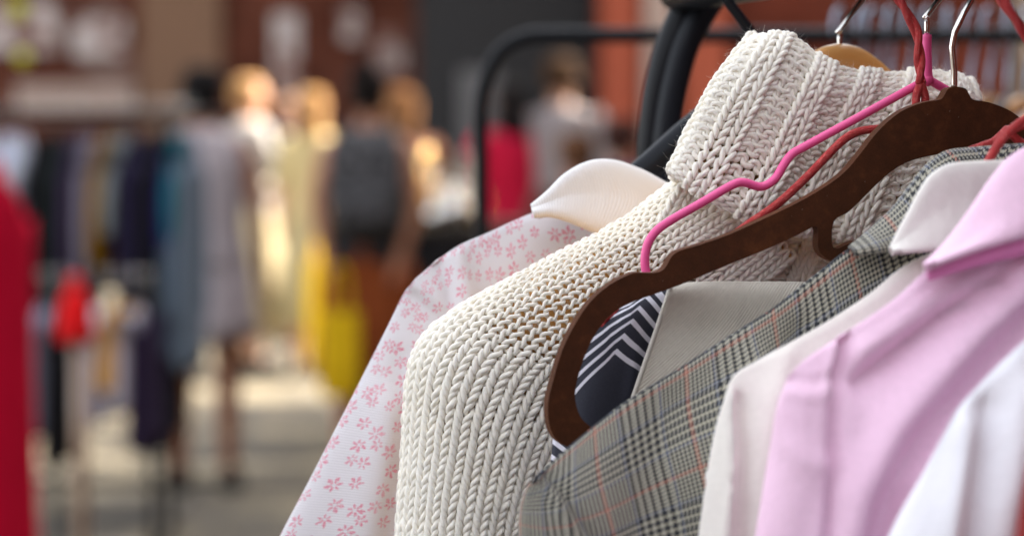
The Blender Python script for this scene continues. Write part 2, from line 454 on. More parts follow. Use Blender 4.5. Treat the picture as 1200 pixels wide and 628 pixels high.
BLACK = m_simple('black_paint', (.008, .009, .011), .38, bump=(60, .1, .001)); BLACKPL = m_simple('black_plastic', (.012, .014, .018), .4)
for m_ in (BLACK, BLACKPL): m_.node_tree.nodes['Principled BSDF'].inputs['Specular IOR Level'].default_value = .14
WOOD = m_wood('varnished_wood', (.50, .22, .06), (.72, .40, .14))

# ------------------------------------------------------------------ knitting
def knit(name, net, nw, nrow, parent, rib=None, rad=1.05, world=False, mir=None, h=4.0, lift=0.0, radf=None, fold=None, jitter=.16, seed=0, back=None):
    """real yarn loops, one course after another, laid over a surface.  net rows follow the wales."""
    r_ = np.random.default_rng(seed)
    net = np.array(net, float); Pg = net if world else PX(net[..., 0], net[..., 1], net[..., 2])
    S, lr, lc = surf(Pg, 240, 240)
    if fold: S = folds(S, fold)
    N = normals(S)
    if (N[120, 120] @ (CAM - S[120, 120])) < 0: N = -N
    SPL = 14; T = np.arange(nw * SPL + 1) / SPL * 2 * np.pi           # wale = 2 pi
    w_unit = lc / (nw * 2 * np.pi)                                    # metres per unit
    row_unit = 1.0 / (nrow + 2)
    def samp(A, a, b):
        a = np.clip(a, 0, 1) * 239; b = np.clip(b, 0, 1) * 239
        i = np.minimum(a.astype(int), 238); j = np.minimum(b.astype(int), 238); fa = (a - i)[..., None]; fb = (b - j)[..., None]
        return A[i, j] * (1 - fa) * (1 - fb) + A[i + 1, j] * fa * (1 - fb) + A[i, j + 1] * (1 - fa) * fb + A[i + 1, j + 1] * fa * fb
    rowlen = lr / (nrow + 2)
    hh = h * w_unit                                                   # loop half height in metres
    hh = max(hh, rowlen * .82)
    Vs = []; Fs = []; UVs = []; base = 0; n = 8
    for j in range(nrow):
        t = T.copy(); wale = np.floor(t / (2 * np.pi) - 1e-9).astype(int) % nw
        if rib is not None:
            sg = np.array([rib(k) for k in range(nw)])
            tc = t / (2 * np.pi) - .5
            k0 = np.clip(np.floor(tc).astype(int), 0, nw - 1); k1 = np.clip(k0 + 1, 0, nw - 1); f = np.clip(tc - np.floor(tc), 0, 1)
            f = np.clip((f - .36) / .28, 0, 1); s_ = sg[k0] * (1 - f) + sg[k1] * f
        else: s_ = np.ones(len(t))
        jr = r_.normal(size=nw + 2) * jitter; jx = np.interp(t / (2 * np.pi), np.arange(nw + 2) - .5, jr)
        jr2 = r_.normal(size=nw + 2) * jitter; jz = np.interp(t / (2 * np.pi), np.arange(nw + 2) - .5, jr2)
        tt = t - np.pi                                                # head of the loop in the middle of the wale
        X = t + 1.58 * np.sin(2 * tt) + jx
        Y = np.cos(tt)
        Z = (-1.0 * np.cos(2 * tt)) * s_ + (s_ - 1) * .5 * (1.3 if rib is not None else 0) + jz * .7
        b = X * w_unit / lc
        zone = np.exp(-(((j + 1.0) * row_unit - .30) / .19) ** 4) if radf is not None else 0
        a = (j + 1.0) * row_unit - (Y * hh * (1 - .30 * zone)) / lr
        a = a + (jx * .25 + .35 * np.sin(b * 9 + j * .23 + seed) + .2 * np.sin(b * 21 - j * .11)) * row_unit
        Pc = samp(S, a, b) + samp(N, a, b) * ((Z + lift) * w_unit)[:, None]
        Tg = np.gradient(Pc, axis=0); Tg /= np.linalg.norm(Tg, axis=1, keepdims=True) + 1e-12
        Nn = samp(N, a, b); B = np.cross(Tg, Nn); B /= np.linalg.norm(B, axis=1, keepdims=True) + 1e-12; Nn = np.cross(B, Tg)
        rr = rad * w_unit * (1 + .06 * np.sin(t * 1.7 + j))
        if radf is not None: rr = rr * radf(a, b)
        # yarn swells on the legs of the stitch
        rr = rr * (1 + .10 * (1 - np.abs(np.cos(tt)))) * (1 + .45 * jz * jitter / .16)
        a = a
        rr = np.broadcast_to(rr, t.shape)
        ang = np.arange(n) / n * 2 * np.pi
        ring = Pc[:, None] + rr[:, None, None] * (np.cos(ang)[None, :, None] * Nn[:, None] + np.sin(ang)[None, :, None] * B[:, None])
        m = len(t); Vs.append(ring.reshape(-1, 3))
        i = np.arange(m - 1)[:, None]; k = np.arange(n)[None]; k2 = (k + 1) % n
        Fs.append((np.stack([i * n + k, i * n + k2, (i + 1) * n + k2, (i + 1) * n + k], -1).reshape(-1, 4)) + base); base += m * n
        L = np.concatenate([[0], np.cumsum(np.linalg.norm(np.diff(Pc, axis=0), axis=1))]) / (w_unit * 6.283)
        UVs.append(np.stack(np.broadcast_arrays(L[:, None] , (np.arange(n) / n)[None]), -1).reshape(-1, 2))
    V = np.concatenate(Vs); F = np.concatenate(Fs); UV = np.concatenate(UVs)
    if mir is not None: V = mirror(V, mir)
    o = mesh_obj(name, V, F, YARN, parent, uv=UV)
    return o, S, N

def fuzz(name, S, N, count, parent, mat, ln=(.0014, .0042), r=.00004, seed=1, edge=False):
    r_ = np.random.default_rng(seed); Vs = []; Fs = []; b = 0
    for _ in range(count):
        i = r_.integers(2, S.shape[0] - 2); j = r_.integers(2, S.shape[1] - 2)
        p = S[i, j] + N[i, j] * .0012; d = N[i, j] * r_.uniform(.2, 1) + r_.normal(size=3) * .8; d /= np.linalg.norm(d)
        c = r_.normal(size=3) * .8; L = r_.uniform(*ln); K = 6
        pts = np.array([p + d * L * k / K + c * L * (k / K) ** 2 * .5 for k in range(K + 1)])
        s1 = np.cross(d, c); s1 /= np.linalg.norm(s1) + 1e-9; s2 = np.cross(d, s1)
        for k in range(K + 1):
            for a in range(3): Vs.append(pts[k] + r * (1 - .6 * k / K) * (math.cos(a * 2.094) * s1 + math.sin(a * 2.094) * s2))
        for k in range(K):
            for a in range(3): Fs.append((b + k * 3 + a, b + k * 3 + (a + 1) % 3, b + k * 3 + 3 + (a + 1) % 3, b + k * 3 + 3 + a))
        b += (K + 1) * 3
    o = mesh_obj(name, np.array(Vs), np.array(Fs), mat, parent); o['kind'] = 'stuff'; return o

# ================================================================== NEAR RACK
def V3(l): return [P(*p) for p in l]
rack = empty('clothes_rack', tuple(R0 + RD * .1 * 0 - np.array([0, 0, RAILZ])))
tag(rack, 'black tubular clothes rack with a rounded end frame, carrying the sharp clothes in front', 'clothes rack')
RS0, RS1 = -.36, .62
endp = Vector(R0 + RS0 * RD); nearp = Vector(R0 + RS1 * RD)
MB().tube([endp, nearp], .0125, 20).build('rail', BLACK, rack)
s_h = -.36
arch = [(766, 900, s_h), (764, 400, s_h), (765, 210, s_h), (768, 150, s_h), (776, 95, s_h), (792, 42, s_h), (822, -15, s_h), (860, -50, s_h)]
ap = V3(arch); ap.append(endp)
a = MB().tube(ap, .0105, 22, smooth=6)
low = ap[0]; a.tube([low, Vector((low.x, low.y, .05))], .0150, 20)
a.build('end_frame', BLACK, rack)
b_ = catmull(V3([(779, 400, s_h + .010), (778, 210, s_h + .010), (782, 150, s_h + .010), (791, 98, s_h + .010), (806, 48, s_h + .010), (834, -2, s_h + .010)]), 6)
MB().tube(b_, .0085, 16).build('frame_trim', BLACKPL, rack)
MB().tube([Vector((nearp.x, nearp.y, .05)), nearp], .015, 18).build('end_frame', BLACK, rack)
for q, w in ((low, .28), (nearp, .28)):
    ad = Vector(AD)
    f = Vector((q.x, q.y, .045)); MB().tube([f - ad * w, f + ad * w], .015, 16).build('foot', BLACK, rack)
MB().tube([Vector((low.x, low.y, .2)), Vector((nearp.x, nearp.y, .2))], .01, 16).build('lower_bar', BLACK, rack)

# ---- hooks
def hook_pts(s, px, py0, top_px=None):
    """chrome wire from the hanger's neck, over the rail"""
    base = P(px, py0, s); rc = Vector(R0 + s * RD); ad = -Vector(AD)
    k = (base - rc).dot(ad); pts = [base, base + Vector((0, 0, .008))]
    r = .019; c = rc + Vector((0, 0, -.004))
    neck = c + ad * (k) + Vector((0, 0, -.035)); neck.z = max(neck.z, base.z + .01)
    pts += [Vector((base.x, base.y, neck.z))]
    for a in range(-20, 215, 15):
        pts.append(c + ad * (r * math.cos(R(a))) + Vector((0, 0, r * math.sin(R(a)))))
    return pts
# ---- brown velvet hanger
def outline_hanger(name, out, s, mat, parent, thick, center_px):
    pl = np.array([PX(np.array(x), np.array(y), np.array(s)) for x, y in out])
    return pl
brown = empty('velvet_hanger', tuple(PX(np.array(1118), np.array(103), np.array(0.0))))
tag(brown, 'broad dark brown velvet hanger with chrome hook, empty, in front of the cream sweater', 'hanger')
outer = [(1118, 102), (1108, 104), (1103, 112), (1098, 117), (1080, 120), (1058, 128), (1040, 140), (1022, 158), (1005, 180), (985, 203), (960, 221), (930, 238), (890, 257),
         (850, 275), (815, 287), (792, 294), (783, 302), (776, 314), (765, 319), (745, 319), (735, 321), (712, 333), (690, 352), (672, 378), (657, 408), (647, 440), (640, 470), (641, 495), (648, 512), (660, 521), (672, 524), (700, 524), (760, 524), (830, 524), (900, 524), (1000, 524), (1118, 524)]
inner = [(1118, 178), (1080, 184), (1050, 195), (1025, 215), (1005, 235), (990, 249), (974, 259), (972, 285), (978, 291), (985, 288), (1000, 282), (1004, 290), (992, 302), (980, 307), (968, 304), (958, 296), (955, 286), (954, 265),
         (930, 276), (890, 294), (850, 310), (800, 331), (765, 344), (742, 352), (722, 362), (705, 377), (690, 400), (678, 430), (672, 455), (672, 470), (677, 486), (686, 496), (697, 501), (740, 502), (800, 502), (900, 502), (1000, 502), (1118, 502)]
def smooth_poly(pl, sub=3, keep=None):
    return catmull([Vector((x, y, 0)) for x, y in pl], sub)
def hanger_plate(name, outer, inner, s, thick, mat, parent):
    o2 = smooth_poly(outer, 3); i2 = smooth_poly(inner, 3)
    O = [P(p.x, p.y, s) for p in o2]; I = [P(p.x, p.y, s) for p in i2]
    # mirrored half closes both rings
    mir = lambda L: [Vector(mirror_h(np.array(p), L[0])) for p in L]
    ref = O[0]
    def mir1(p):
        k = (p - ref).dot(Vector(AD)); return p - 2 * k * Vector(AD)
    Of = O + [mir1(p) for p in O[::-1]][1:-1]
    # inner: arm ring on both sides; the lower bar joins them, so the inner ring is one hole
    If = I + [mir1(p) for p in I[::-1]][1:-1]
    bm = bmesh.new()
    ov = [bm.verts.new(p) for p in Of]; iv = [bm.verts.new(p) for p in If]
    oe = [bm.edges.new((ov[i], ov[(i + 1) % len(ov)])) for i in range(len(ov))]
    ie = [bm.edges.new((iv[i], iv[(i + 1) % len(iv)])) for i in range(len(iv))]
    bmesh.ops.triangle_fill(bm, use_beauty=True, edges=oe + ie, normal=Vector(RD))
    bmesh.ops.recalc_face_normals(bm, faces=bm.faces)
    me = bpy.data.meshes.new(name)
    off = parent.location
    for v in bm.verts: v.co = v.co + Vector(RD) * (-thick / 2) - off
    ex = bmesh.ops.extrude_face_region(bm, geom=bm.faces[:])
    for g in ex['geom']:
        if isinstance(g, bmesh.types.BMVert): g.co += Vector(RD) * thick
    bmesh.ops.recalc_face_normals(bm, faces=bm.faces)
    edges = [e for e in bm.edges if e.is_manifold and e.calc_face_angle(0) > 1.2]
    bmesh.ops.bevel(bm, geom=edges, offset=thick * .38, segments=4, affect='EDGES', profile=.6, clamp_overlap=True)
    bm.to_mesh(me); bm.free(); me.materials.append(mat)
    me.polygons.foreach_set('use_smooth', np.ones(len(me.polygons), bool))
    ob = bpy.data.objects.new(name, me); link(ob, parent); mod(ob, 'WEIGHTED_NORMAL', keep_sharp=False); return ob
hanger_plate('hanger_body', outer, inner, 0.0, .0062, VELVET, brown)
MB().tube(hook_pts(0.0, 1118, 104), .00155, 14, smooth=3).build('hook', CHROME, brown)

# ---- pink slim hanger
sp = -.030
pk = empty('pink_hanger', tuple(PX(np.array(1087), np.array(92), np.array(sp))))
tag(pk, 'slim bright pink rubber-coated hanger lying over the sweater collar, with chrome hook', 'hanger')
arm = [(1087, 93), (1060, 108), (1000, 141), (945, 171), (928, 181), (918, 194), (908, 210), (892, 219), (872, 214), (858, 217), (820, 239), (785, 259), (768, 272), (758, 289), (756, 312), (763, 330), (785, 340)]
la = V3([(x, y, sp) for x, y in arm]); A_ = Vector(AD)
def mirv(p, ref): return p - 2 * (p - ref).dot(A_) * A_
ra = [mirv(p, la[0]) for p in la]
MB().tube(la, .0021, 16, smooth=5).tube([la[-1], ra[-1]], .0021, 14).build('arm', PINKPL, pk)
MB().tube(ra, .0021, 16, smooth=5).build('arm', PINKPL, pk)
MB().tube(V3([(1087, 97, sp), (1086.5, 84, sp), (1086, 60, sp), (1086, 41, sp)]), [.0030, .0025, .0024, .0024], 16, smooth=4).ball(P(1087, 94, sp), .0032).build('neck', PINKPL, pk)
MB().tube(hook_pts(sp, 1086, 42), .0014, 14, smooth=3).build('hook', CHROME, pk)

# ---- red glitter hangers (wire, twisted neck)
def red_hanger(left, stem, s, label, loops=True):
    root = empty('red_wire_hanger', tuple(PX(np.array(stem[0][0]), np.array(stem[0][1]), np.array(s))))
    tag(root, label, 'hanger', 'red glitter wire hangers')
    L = V3([(x, y, s) for x, y in left]); ref = P(stem[0][0], stem[0][1], s); Rr = [mirv(p, ref) for p in L]
    MB().tube(L, .00205, 12, smooth=5).tube([L[-1], Rr[-1]], .00205, 12).build('arm', GLIT, root)
    MB().tube(Rr, .00205, 12, smooth=5).build('arm', GLIT, root)
    st = V3([(x, y, s) for x, y in stem]); c = catmull(st, 8)
    tw = MB()
    for ph in (0, math.pi):
        pts = []
        for i, p in enumerate(c):
            a = i * .22 + ph; k = .0011 if i < len(c) * .6 else .0004
            pts.append(p + A_ * (k * math.cos(a)) + Vector(RD) * (k * math.sin(a)))
        tw.tube(pts, .0018, 12)
    tw.build('hook', GLIT, root)
    return root
sr = -.022
def over_rail(s, lastpx, lastpy):
    return []
red_hanger([(1079, 98), (1074, 112), (1072, 128), (1060, 142), (1035, 150), (1008, 154), (990, 163), (970, 182), (945, 208), (910, 240), (870, 268), (820, 308), (770, 343), (742, 358), (718, 366), (705, 380), (720, 392), (745, 396)],
           [(1079, 98), (1078, 80), (1077, 60), (1074, 38), (1062, 14), (1050, -8), (1045, -40), (1062, -68), (1095, -74), (1118, -58)], sr,
           'red glitter wire hanger behind the brown velvet hanger, its arm crossing the sweater')
sr2 = .088
red_hanger([(1216, 128), (1204, 138), (1194, 145), (1180, 157), (1168, 172), (1158, 190), (1140, 222), (1100, 300), (1040, 345), (980, 385), (920, 420), (900, 436), (920, 450), (980, 455)],
           [(1216, 128), (1218, 100), (1216, 72), (1208, 50), (1192, 26), (1172, -6), (1166, -50), (1190, -90), (1225, -95), (1245, -70)], sr2,
           'red glitter wire hanger at the right edge holding up the off-white shirt')
sr3 = .035
red_hanger([(1180, 152), (1165, 166), (1150, 172), (1128, 182), (1100, 210), (1050, 272), (980, 330), (900, 392), (800, 460), (740, 505), (710, 530), (730, 548), (770, 552)],
           [(1180, 152), (1196, 148), (1218, 120), (1226, 60), (1222, 10), (1205, -40), (1200, -78), (1216, -100), (1240, -96)], sr3,
           'red glitter wire hanger half inside the collar of the checked jacket')

# ---- wooden hanger
sw = -.125
wh = empty('wooden_hanger', tuple(PX(np.array(983), np.array(56), np.array(sw))))
tag(wh, 'varnished wooden hanger with chrome hook rising from the sweater collar', 'hanger')
wl = V3([(983, 70, sw), (955, 78, sw), (915, 112, sw), (870, 175, sw), (800, 262, sw), (720, 322, sw), (650, 362, sw)])
ref = P(985, 70, sw)
pts_c = [p for p in reversed(catmull(wl, 5))] + [mirv(p, ref) for p in catmull(wl, 5)][1:]
rings = []
for i, p in enumerate(pts_c):
    k = abs(i / (len(pts_c) - 1) - .5) * 2; hh = .0085 - .0015 * k; tk = .006 + .006 * k ** 2
    rings.append([p + Vector(RD) * (tk * math.cos(a)) + Vector((0, 0, 1)) * (hh * math.sin(a)) for a in np.linspace(0, 2 * math.pi, 17)[:-1]])
MB().loft(rings).build('hanger_body', WOOD, wh)
MB().tube(hook_pts(sw, 984, 58), .0015, 14, smooth=3).build('hook', CHROME, wh)

# ---- black hanger carrying the floral shirt
sb = -.190
bh = empty('black_hanger', tuple(PX(np.array(900), np.array(75), np.array(sb))))
tag(bh, 'thick black plastic hanger behind the sweater collar, holding the floral top', 'hanger')
bl = V3([(900, 72, sb), (880, 92, sb), (845, 122, sb), (800, 160, sb), (750, 204, sb), (700, 238, sb), (620, 275, sb), (530, 325, sb)])
brf = P(900, 72, sb); br_ = [mirv(p, brf) for p in bl]
MB().tube(bl, .0075, 16, smooth=4).build('arm', BLACKPL, bh)
MB().tube(br_, .0075, 16, smooth=4).build('arm', BLACKPL, bh)
MB().tube(V3([(900, 76, sb), (884, 44, sb), (868, 22, sb), (851, -2, sb), (842, -34, sb), (858, -64, sb), (895, -74, sb), (922, -50, sb)]), .0030, 12, smooth=5).build('hook', BLACKPL, bh)

# ================================================================== CLOTHES
def base_at(px, s): 
    p = R0 + s * RD; return (p[0], p[1], p[2] - .1)
# ---- floral top
sf = -.180
fl = empty('floral_top', base_at(0, sf)); tag(fl, 'white top with small pink flowers and a white ribbed collar, leftmost on the near rack', 'shirt')
rows = [
    [(481, 333), (505, 312), (535, 290), (575, 272), (625, 250), (700, 228), (800, 218), (905, 216)],
    [(474, 345), (500, 350), (535, 345), (580, 330), (640, 310), (720, 300), (810, 290), (905, 285)],
    [(446, 402), (485, 410), (530, 412), (590, 410), (660, 400), (730, 395), (810, 390), (905, 385)],
    [(402, 488), (445, 495), (500, 500), (570, 500), (650, 500), (730, 500), (810, 500), (905, 500)],
    [(365, 560), (415, 565), (480, 570), (560, 570), (650, 570), (730, 570), (810, 570), (905, 570)],
    [(328, 630), (385, 635), (460, 640), (550, 640), (640, 640), (730, 640), (810, 640), (905, 640)],
    [(250, 800), (320, 810), (400, 815), (520, 820), (620, 820), (720, 820), (810, 820), (905, 820)],
    [(215, 1050), (290, 1060), (400, 1075), (520, 1100), (620, 1100), (720, 1100), (810, 1100), (905, 1100)],
    [(260, 1650), (330, 1650), (420, 1650), (530, 1650), (630, 1650), (720, 1650), (810, 1650), (905, 1650)]]
shell('body', rows, FLORAL, fl, sf, .026, fold=[([(481, 333), (500, 345), (524, 366)], 5, .0028), ([(486, 346), (503, 360), (519, 374)], 6, -.0015),
      ([(535, 300), (545, 345), (545, 390)], 12, .004), ([(455, 480), (440, 560), (425, 640)], 26, .004), ([(470, 420), (470, 520), (450, 640)], 12, -.002), ([(510, 300), (525, 330), (528, 360)], 9, -.003)], nr=150, nc=300, wav=.001)
col_net = []
top = [(624, 243), (643, 227), (662, 208), (690, 193), (715, 191), (748, 201), (790, 222), (850, 235)]
mid = [(623, 247), (642, 239), (667, 230), (698, 228), (735, 231), (775, 245), (820, 255), (870, 262)]
bot = [(625, 251), (643, 250), (664, 255), (690, 265), (715, 275), (750, 286), (800, 290), (870, 296)]
sc_ = sf + .030
col_net = [[(x + 8, y + 14, sc_ - .016) for x, y in top], [(x + 1, y + 2, sc_ - .005) for x, y in top], [(x, y, sc_ + .0005) for x, y in top], [(x, y, sc_ + .0035) for x, y in mid], [(x, y, sc_ + .006) for x, y in bot], [(x + 2, y + 1, sc_ - .002) for x, y in bot]]
sheet('collar', col_net, WHITERIB, fl, 60, 70, thick=.0018)
MB().tube(V3([(x + (1 if k else 0), y - .5, sc_ + .0062) for k, (x, y) in enumerate(bot)]), .0009, 8, smooth=5).build('collar_edge', WHITERIB, fl)

# ---- cream knitted sweater
ss = -.125
sw_o = empty('sweater', base_at(0, ss)); tag(sw_o, 'chunky cream knitted turtleneck sweater with open stitches on the shoulder', 'sweater')
# sleeve and shoulder: columns across the arm (outline -> inside), rows along the arm
f0 = -.072
A0 = [(842, 178), (806, 205), (768, 232), (738, 254), (690, 281), (640, 307), (590, 334), (548, 358), (512, 384), (492, 410), (483, 440), (480, 480), (477, 530), (473, 580), (469, 640), (460, 760), (455, 900), (450, 1200), (450, 1600)]
A1 = [(858, 202), (822, 228), (785, 252), (752, 274), (706, 303), (660, 332), (616, 360), (580, 385), (552, 412), (536, 440), (528, 470), (522, 510), (516, 555), (511, 600), (506, 650), (498, 760), (492, 900), (487, 1200), (487, 1600)]
A2 = [(880, 232), (842, 258), (808, 280), (776, 302), (732, 334), (690, 364), (652, 394), (622, 422), (600, 450), (588, 478), (578, 508), (570, 545), (562, 585), (556, 625), (552, 670), (545, 765), (540, 900), (535, 1200), (535, 1600)]
A3 = [(904, 264), (868, 292), (836, 316), (806, 340), (768, 374), (732, 405), (702, 434), (680, 460), (662, 488), (648, 516), (636, 545), (626, 580), (617, 615), (610, 650), (604, 690), (598, 775), (592, 900), (588, 1200), (588, 1600)]
A4 = [(934, 300), (900, 330), (872, 356), (846, 384), (812, 420), (782, 452), (758, 480), (738, 505), (720, 530), (705, 556), (692, 582), (680, 610), (672, 640), (665, 670), (660, 705), (655, 785), (650, 900), (645, 1200), (645, 1600)]
sA = [f0 - .030, f0 - .006, f0 + .003, f0 + .002, f0 - .002]
AB = [(x + 10, y + 12) for x, y in A0]; AB2 = [(x + 40, y + 34) for x, y in A0]
net = []
for i in range(len(A0)):
    net.append([(*AB2[i], f0 - .074), (*AB[i], f0 - .058), (*A0[i], sA[0]), (*A1[i], sA[1]), (*A2[i], sA[2]), (*A3[i], sA[3]), (*A4[i], sA[4])])
net = np.array(net)
def hole(a, b): return 1 - .47 * np.exp(-((a - .30) / .185) ** 4) * (.9 + .1 * np.sin(b * 23 + a * 31))
vis = net[:16]
o1, S1, N1 = knit('sleeve', vis, 20, 62, sw_o, rad=1.04, radf=hole, seed=1)
knit('sleeve', vis, 20, 62, sw_o, rad=1.04, radf=hole, seed=1, mir=ss)
HOLE_GLOW = m_cloth('painted_hole_glow', (.72, .40, .13), 900, rough=.9)  # added backing sheet; orange painted in for light passing through the stitch holes
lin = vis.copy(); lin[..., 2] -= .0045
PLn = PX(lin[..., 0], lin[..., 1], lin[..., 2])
def plain(name, Pg, mat, parent, nr=60, nc=40, bumpm=None):
    S, lr, lc = surf(Pg, nr, nc); v, u = np.meshgrid(np.linspace(0, lr, nr), np.linspace(0, lc, nc), indexing='ij')
    return mesh_obj(name, S.reshape(-1, 3), grid_faces(nr, nc), mat, parent, uv=np.stack([u.ravel(), v.ravel()], -1))
plain('sleeve_glow_backing', PLn, HOLE_GLOW, sw_o); plain('sleeve_glow_backing', mirror(PLn, ss), HOLE_GLOW, sw_o)
# front body, 2x2 rib
B0 = [[(820, 176), (874, 194), (932, 218), (990, 236), (1052, 246), (1120, 246)],
      [(792, 222), (845, 242), (905, 262), (965, 282), (1030, 292), (1100, 292)],
      [(752, 290), (810, 312), (872, 330), (940, 345), (1010, 352), (1085, 355)],
      [(706, 370), (770, 392), (838, 408), (912, 420), (990, 428), (1075, 430)],
      [(670, 470), (740, 480), (820, 490), (900, 498), (985, 505), (1070, 508)],
      [(650, 640), (725, 645), (805, 650), (890, 655), (980, 660), (1065, 660)]]
net = [[(x, y, f0 - .006 + .004 * math.sin(j * 1.3)) for j, (x, y) in enumerate(r)] for r in B0]
rib2 = lambda k: 1 if (k % 4) < 2 else -1
ob, S2, N2 = knit('body', net, 24, 44, sw_o, rib=rib2, rad=1.14, seed=3)
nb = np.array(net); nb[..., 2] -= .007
PB = PX(nb[..., 0], nb[..., 1], nb[..., 2]); plain('body_glow_backing', PB, HOLE_GLOW, sw_o)
# the rest of the body, hidden by the other clothes: a plain ribbed tube below and behind
BULK = m_rib('sweater_rib', (.90, .84, .72), .012)
brow = [[(800, 262), (900, 290), (983, 300)], [(700, 480), (830, 500), (983, 510)], [(680, 900), (830, 920), (983, 930)], [(690, 1500), (830, 1500), (983, 1500)]]
shell('body_panel', brow, BULK, sw_o, ss - .005, .030, nr=60, nc=80, thick=.003)
# folded turtleneck
C0 = [[(884, 66), (930, 74), (980, 98), (1040, 108), (1095, 110), (1122, 118)],
      [(886, 42), (926, 44), (972, 74), (1036, 86), (1096, 84), (1126, 92)],
      [(872, 56), (915, 60), (965, 92), (1030, 100), (1096, 98), (1134, 108)],
      [(842, 98), (888, 112), (942, 138), (1008, 146), (1078, 142), (1132, 142)],
      [(816, 146), (862, 166), (918, 190), (985, 200), (1055, 196), (1122, 190)],
      [(788, 200), (826, 228), (880, 254), (950, 272), (1026, 274), (1106, 262)]]
C0.append([(x + 1, y - 3) for x, y in C0[-1]]); C0[-2] = [(x - 1, y + 3) for x, y in C0[-2]]
sC = [-.022, -.012, 0, .005, .006, .005, -.006]
fc = f0 + .012
net = []
for r, s_ in zip(C0, sC):
    L = [(r[0][0] + 16, r[0][1] + 8, fc + s_ - .05), (r[0][0] + 3, r[0][1] + 2, fc + s_ - .030), (r[0][0], r[0][1], fc + s_ - .010)]
    L += [(x, y, fc + s_ + .003 * math.sin(k * 2.1)) for k, (x, y) in enumerate(r[1:])]
    x, y = r[-1]; L += [(x + 10, y + 4, fc + s_ - .015), (x + 4, y + 6, fc + s_ - .045)]
    net.append(L)
oc, S3, N3 = knit('collar', net, 34, 23, sw_o, rib=rib2, rad=1.16, seed=5, lift=.3)
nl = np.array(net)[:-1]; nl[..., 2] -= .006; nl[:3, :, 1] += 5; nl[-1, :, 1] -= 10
plain('collar_glow_backing', PX(nl[..., 0], nl[..., 1], nl[..., 2]), HOLE_GLOW, sw_o)
# neck tube under the fold, to the back
NK = m_simple('wool_fuzz', (.92, .88, .8), .9)
for (S_, N_, c_, sd) in ((S1[10:200, 60:], N1[10:200, 60:], 4500, 1), (S2[:160], N2[:160], 900, 2), (S3, N3, 5000, 3)):
    fuzz('stray_fibres', S_, N_, c_, sw_o, NK, seed=sd)
# hem roll of the fold-over collar
# ---- striped blouse
st_o = empty('striped_blouse', base_at(0, -.02)); tag(st_o, 'navy blouse with white angled stripes, seen through the opening of the brown hanger', 'blouse')
sst = -.016
net = [[(742, 345, sst - .010), (765, 338, sst - .005), (800, 338, sst - .003), (850, 350, sst - .002), (950, 360, sst - .001)],
       [(696, 366, sst - .010), (735, 372, sst - .001), (780, 380, sst - .001), (850, 390, sst - .001), (950, 400, sst - .001)],
       [(668, 410, sst - .010), (705, 425, sst - .001), (760, 430, sst - .003), (850, 440, sst - .002), (950, 450, sst - .001)],
       [(654, 465, sst - .010), (690, 475, sst), (745, 480, sst - .003), (850, 490, sst - .001), (950, 500, sst - .001)],
       [(647, 530, sst - .010), (685, 535, sst), (740, 540, sst - .001), (850, 545, sst - .001), (950, 550, sst - .001)],
       [(640, 700, sst - .010), (680, 700, sst), (740, 700, sst), (850, 700, sst), (950, 700, sst)],
       [(640, 1400, sst - .010), (680, 1400, sst), (740, 1400, sst), (850, 1400, sst), (950, 1400, sst)]]
sheet('front', net, STRIPE, st_o, 90, 60, fold=[([(735, 350), (745, 400), (735, 470)], 6, .002), ([(715, 370), (720, 420)], 5, -.0015)])
net2 = np.array(net); net2[..., 2] -= .012; net2[:, 0, 2] += .008
sheet('back', net2, STRIPE, st_o, 50, 40)
Pm = np.array(net); Pm = mirror(PX(Pm[..., 0], Pm[..., 1], Pm[..., 2]), 0); sheet('front', Pm, STRIPE, st_o, 60, 40, world=True)
# ---- beige shirt collar
bg = empty('beige_shirt', base_at(0, -.01)); tag(bg, 'beige twill shirt with its pointed collar standing under the brown hanger', 'shirt')
sbg = -.010
net = [[(784, 335, sbg - .004), (830, 332, sbg - .003), (880, 332, sbg - .003), (950, 332, sbg - .003), (1030, 335, sbg - .003)],
       [(783, 339, sbg - .0005), (828, 338, sbg), (880, 338, sbg), (950, 340, sbg - .001), (1030, 345, sbg - .001)],
       [(768, 384, sbg), (815, 388, sbg + .001), (872, 395, sbg + .001), (945, 400, sbg), (1030, 400, sbg - .001)],
       [(752, 430, sbg), (800, 440, sbg + .002), (862, 450, sbg + .001), (940, 450, sbg), (1030, 450, sbg)],
       [(737, 474, sbg), (790, 490, sbg + .002), (855, 500, sbg + .001), (935, 500, sbg), (1030, 500, sbg)]]
cl = sheet('collar', net, BEIGE, bg, 60, 60, thick=.0012)
MB().tube(V3([(785.5, 337, sbg + .0012), (770, 384, sbg + .0012), (754, 430, sbg + .0012), (739, 474, sbg + .0012)]), .0011, 8, smooth=6).build('collar_edge', BEIGE_EDGE, bg)
net = [[(760, 480, sbg), (850, 480, sbg), (950, 440, sbg), (1118, 400, sbg)], [(745, 640, sbg), (850, 640, sbg), (950, 640, sbg), (1118, 640, sbg)], [(745, 1400, sbg), (850, 1400, sbg), (950, 1400, sbg), (1118, 1400, sbg)]]
n3 = np.array(net); n3[..., 2] -= .0035
Pf = PX(n3[..., 0], n3[..., 1], n3[..., 2]); Pf2 = np.concatenate([Pf, mirror(Pf, 0)[:, ::-1][:, 1:]], 1)
sheet('front', Pf2, BEIGE, bg, 60, 80, world=True)

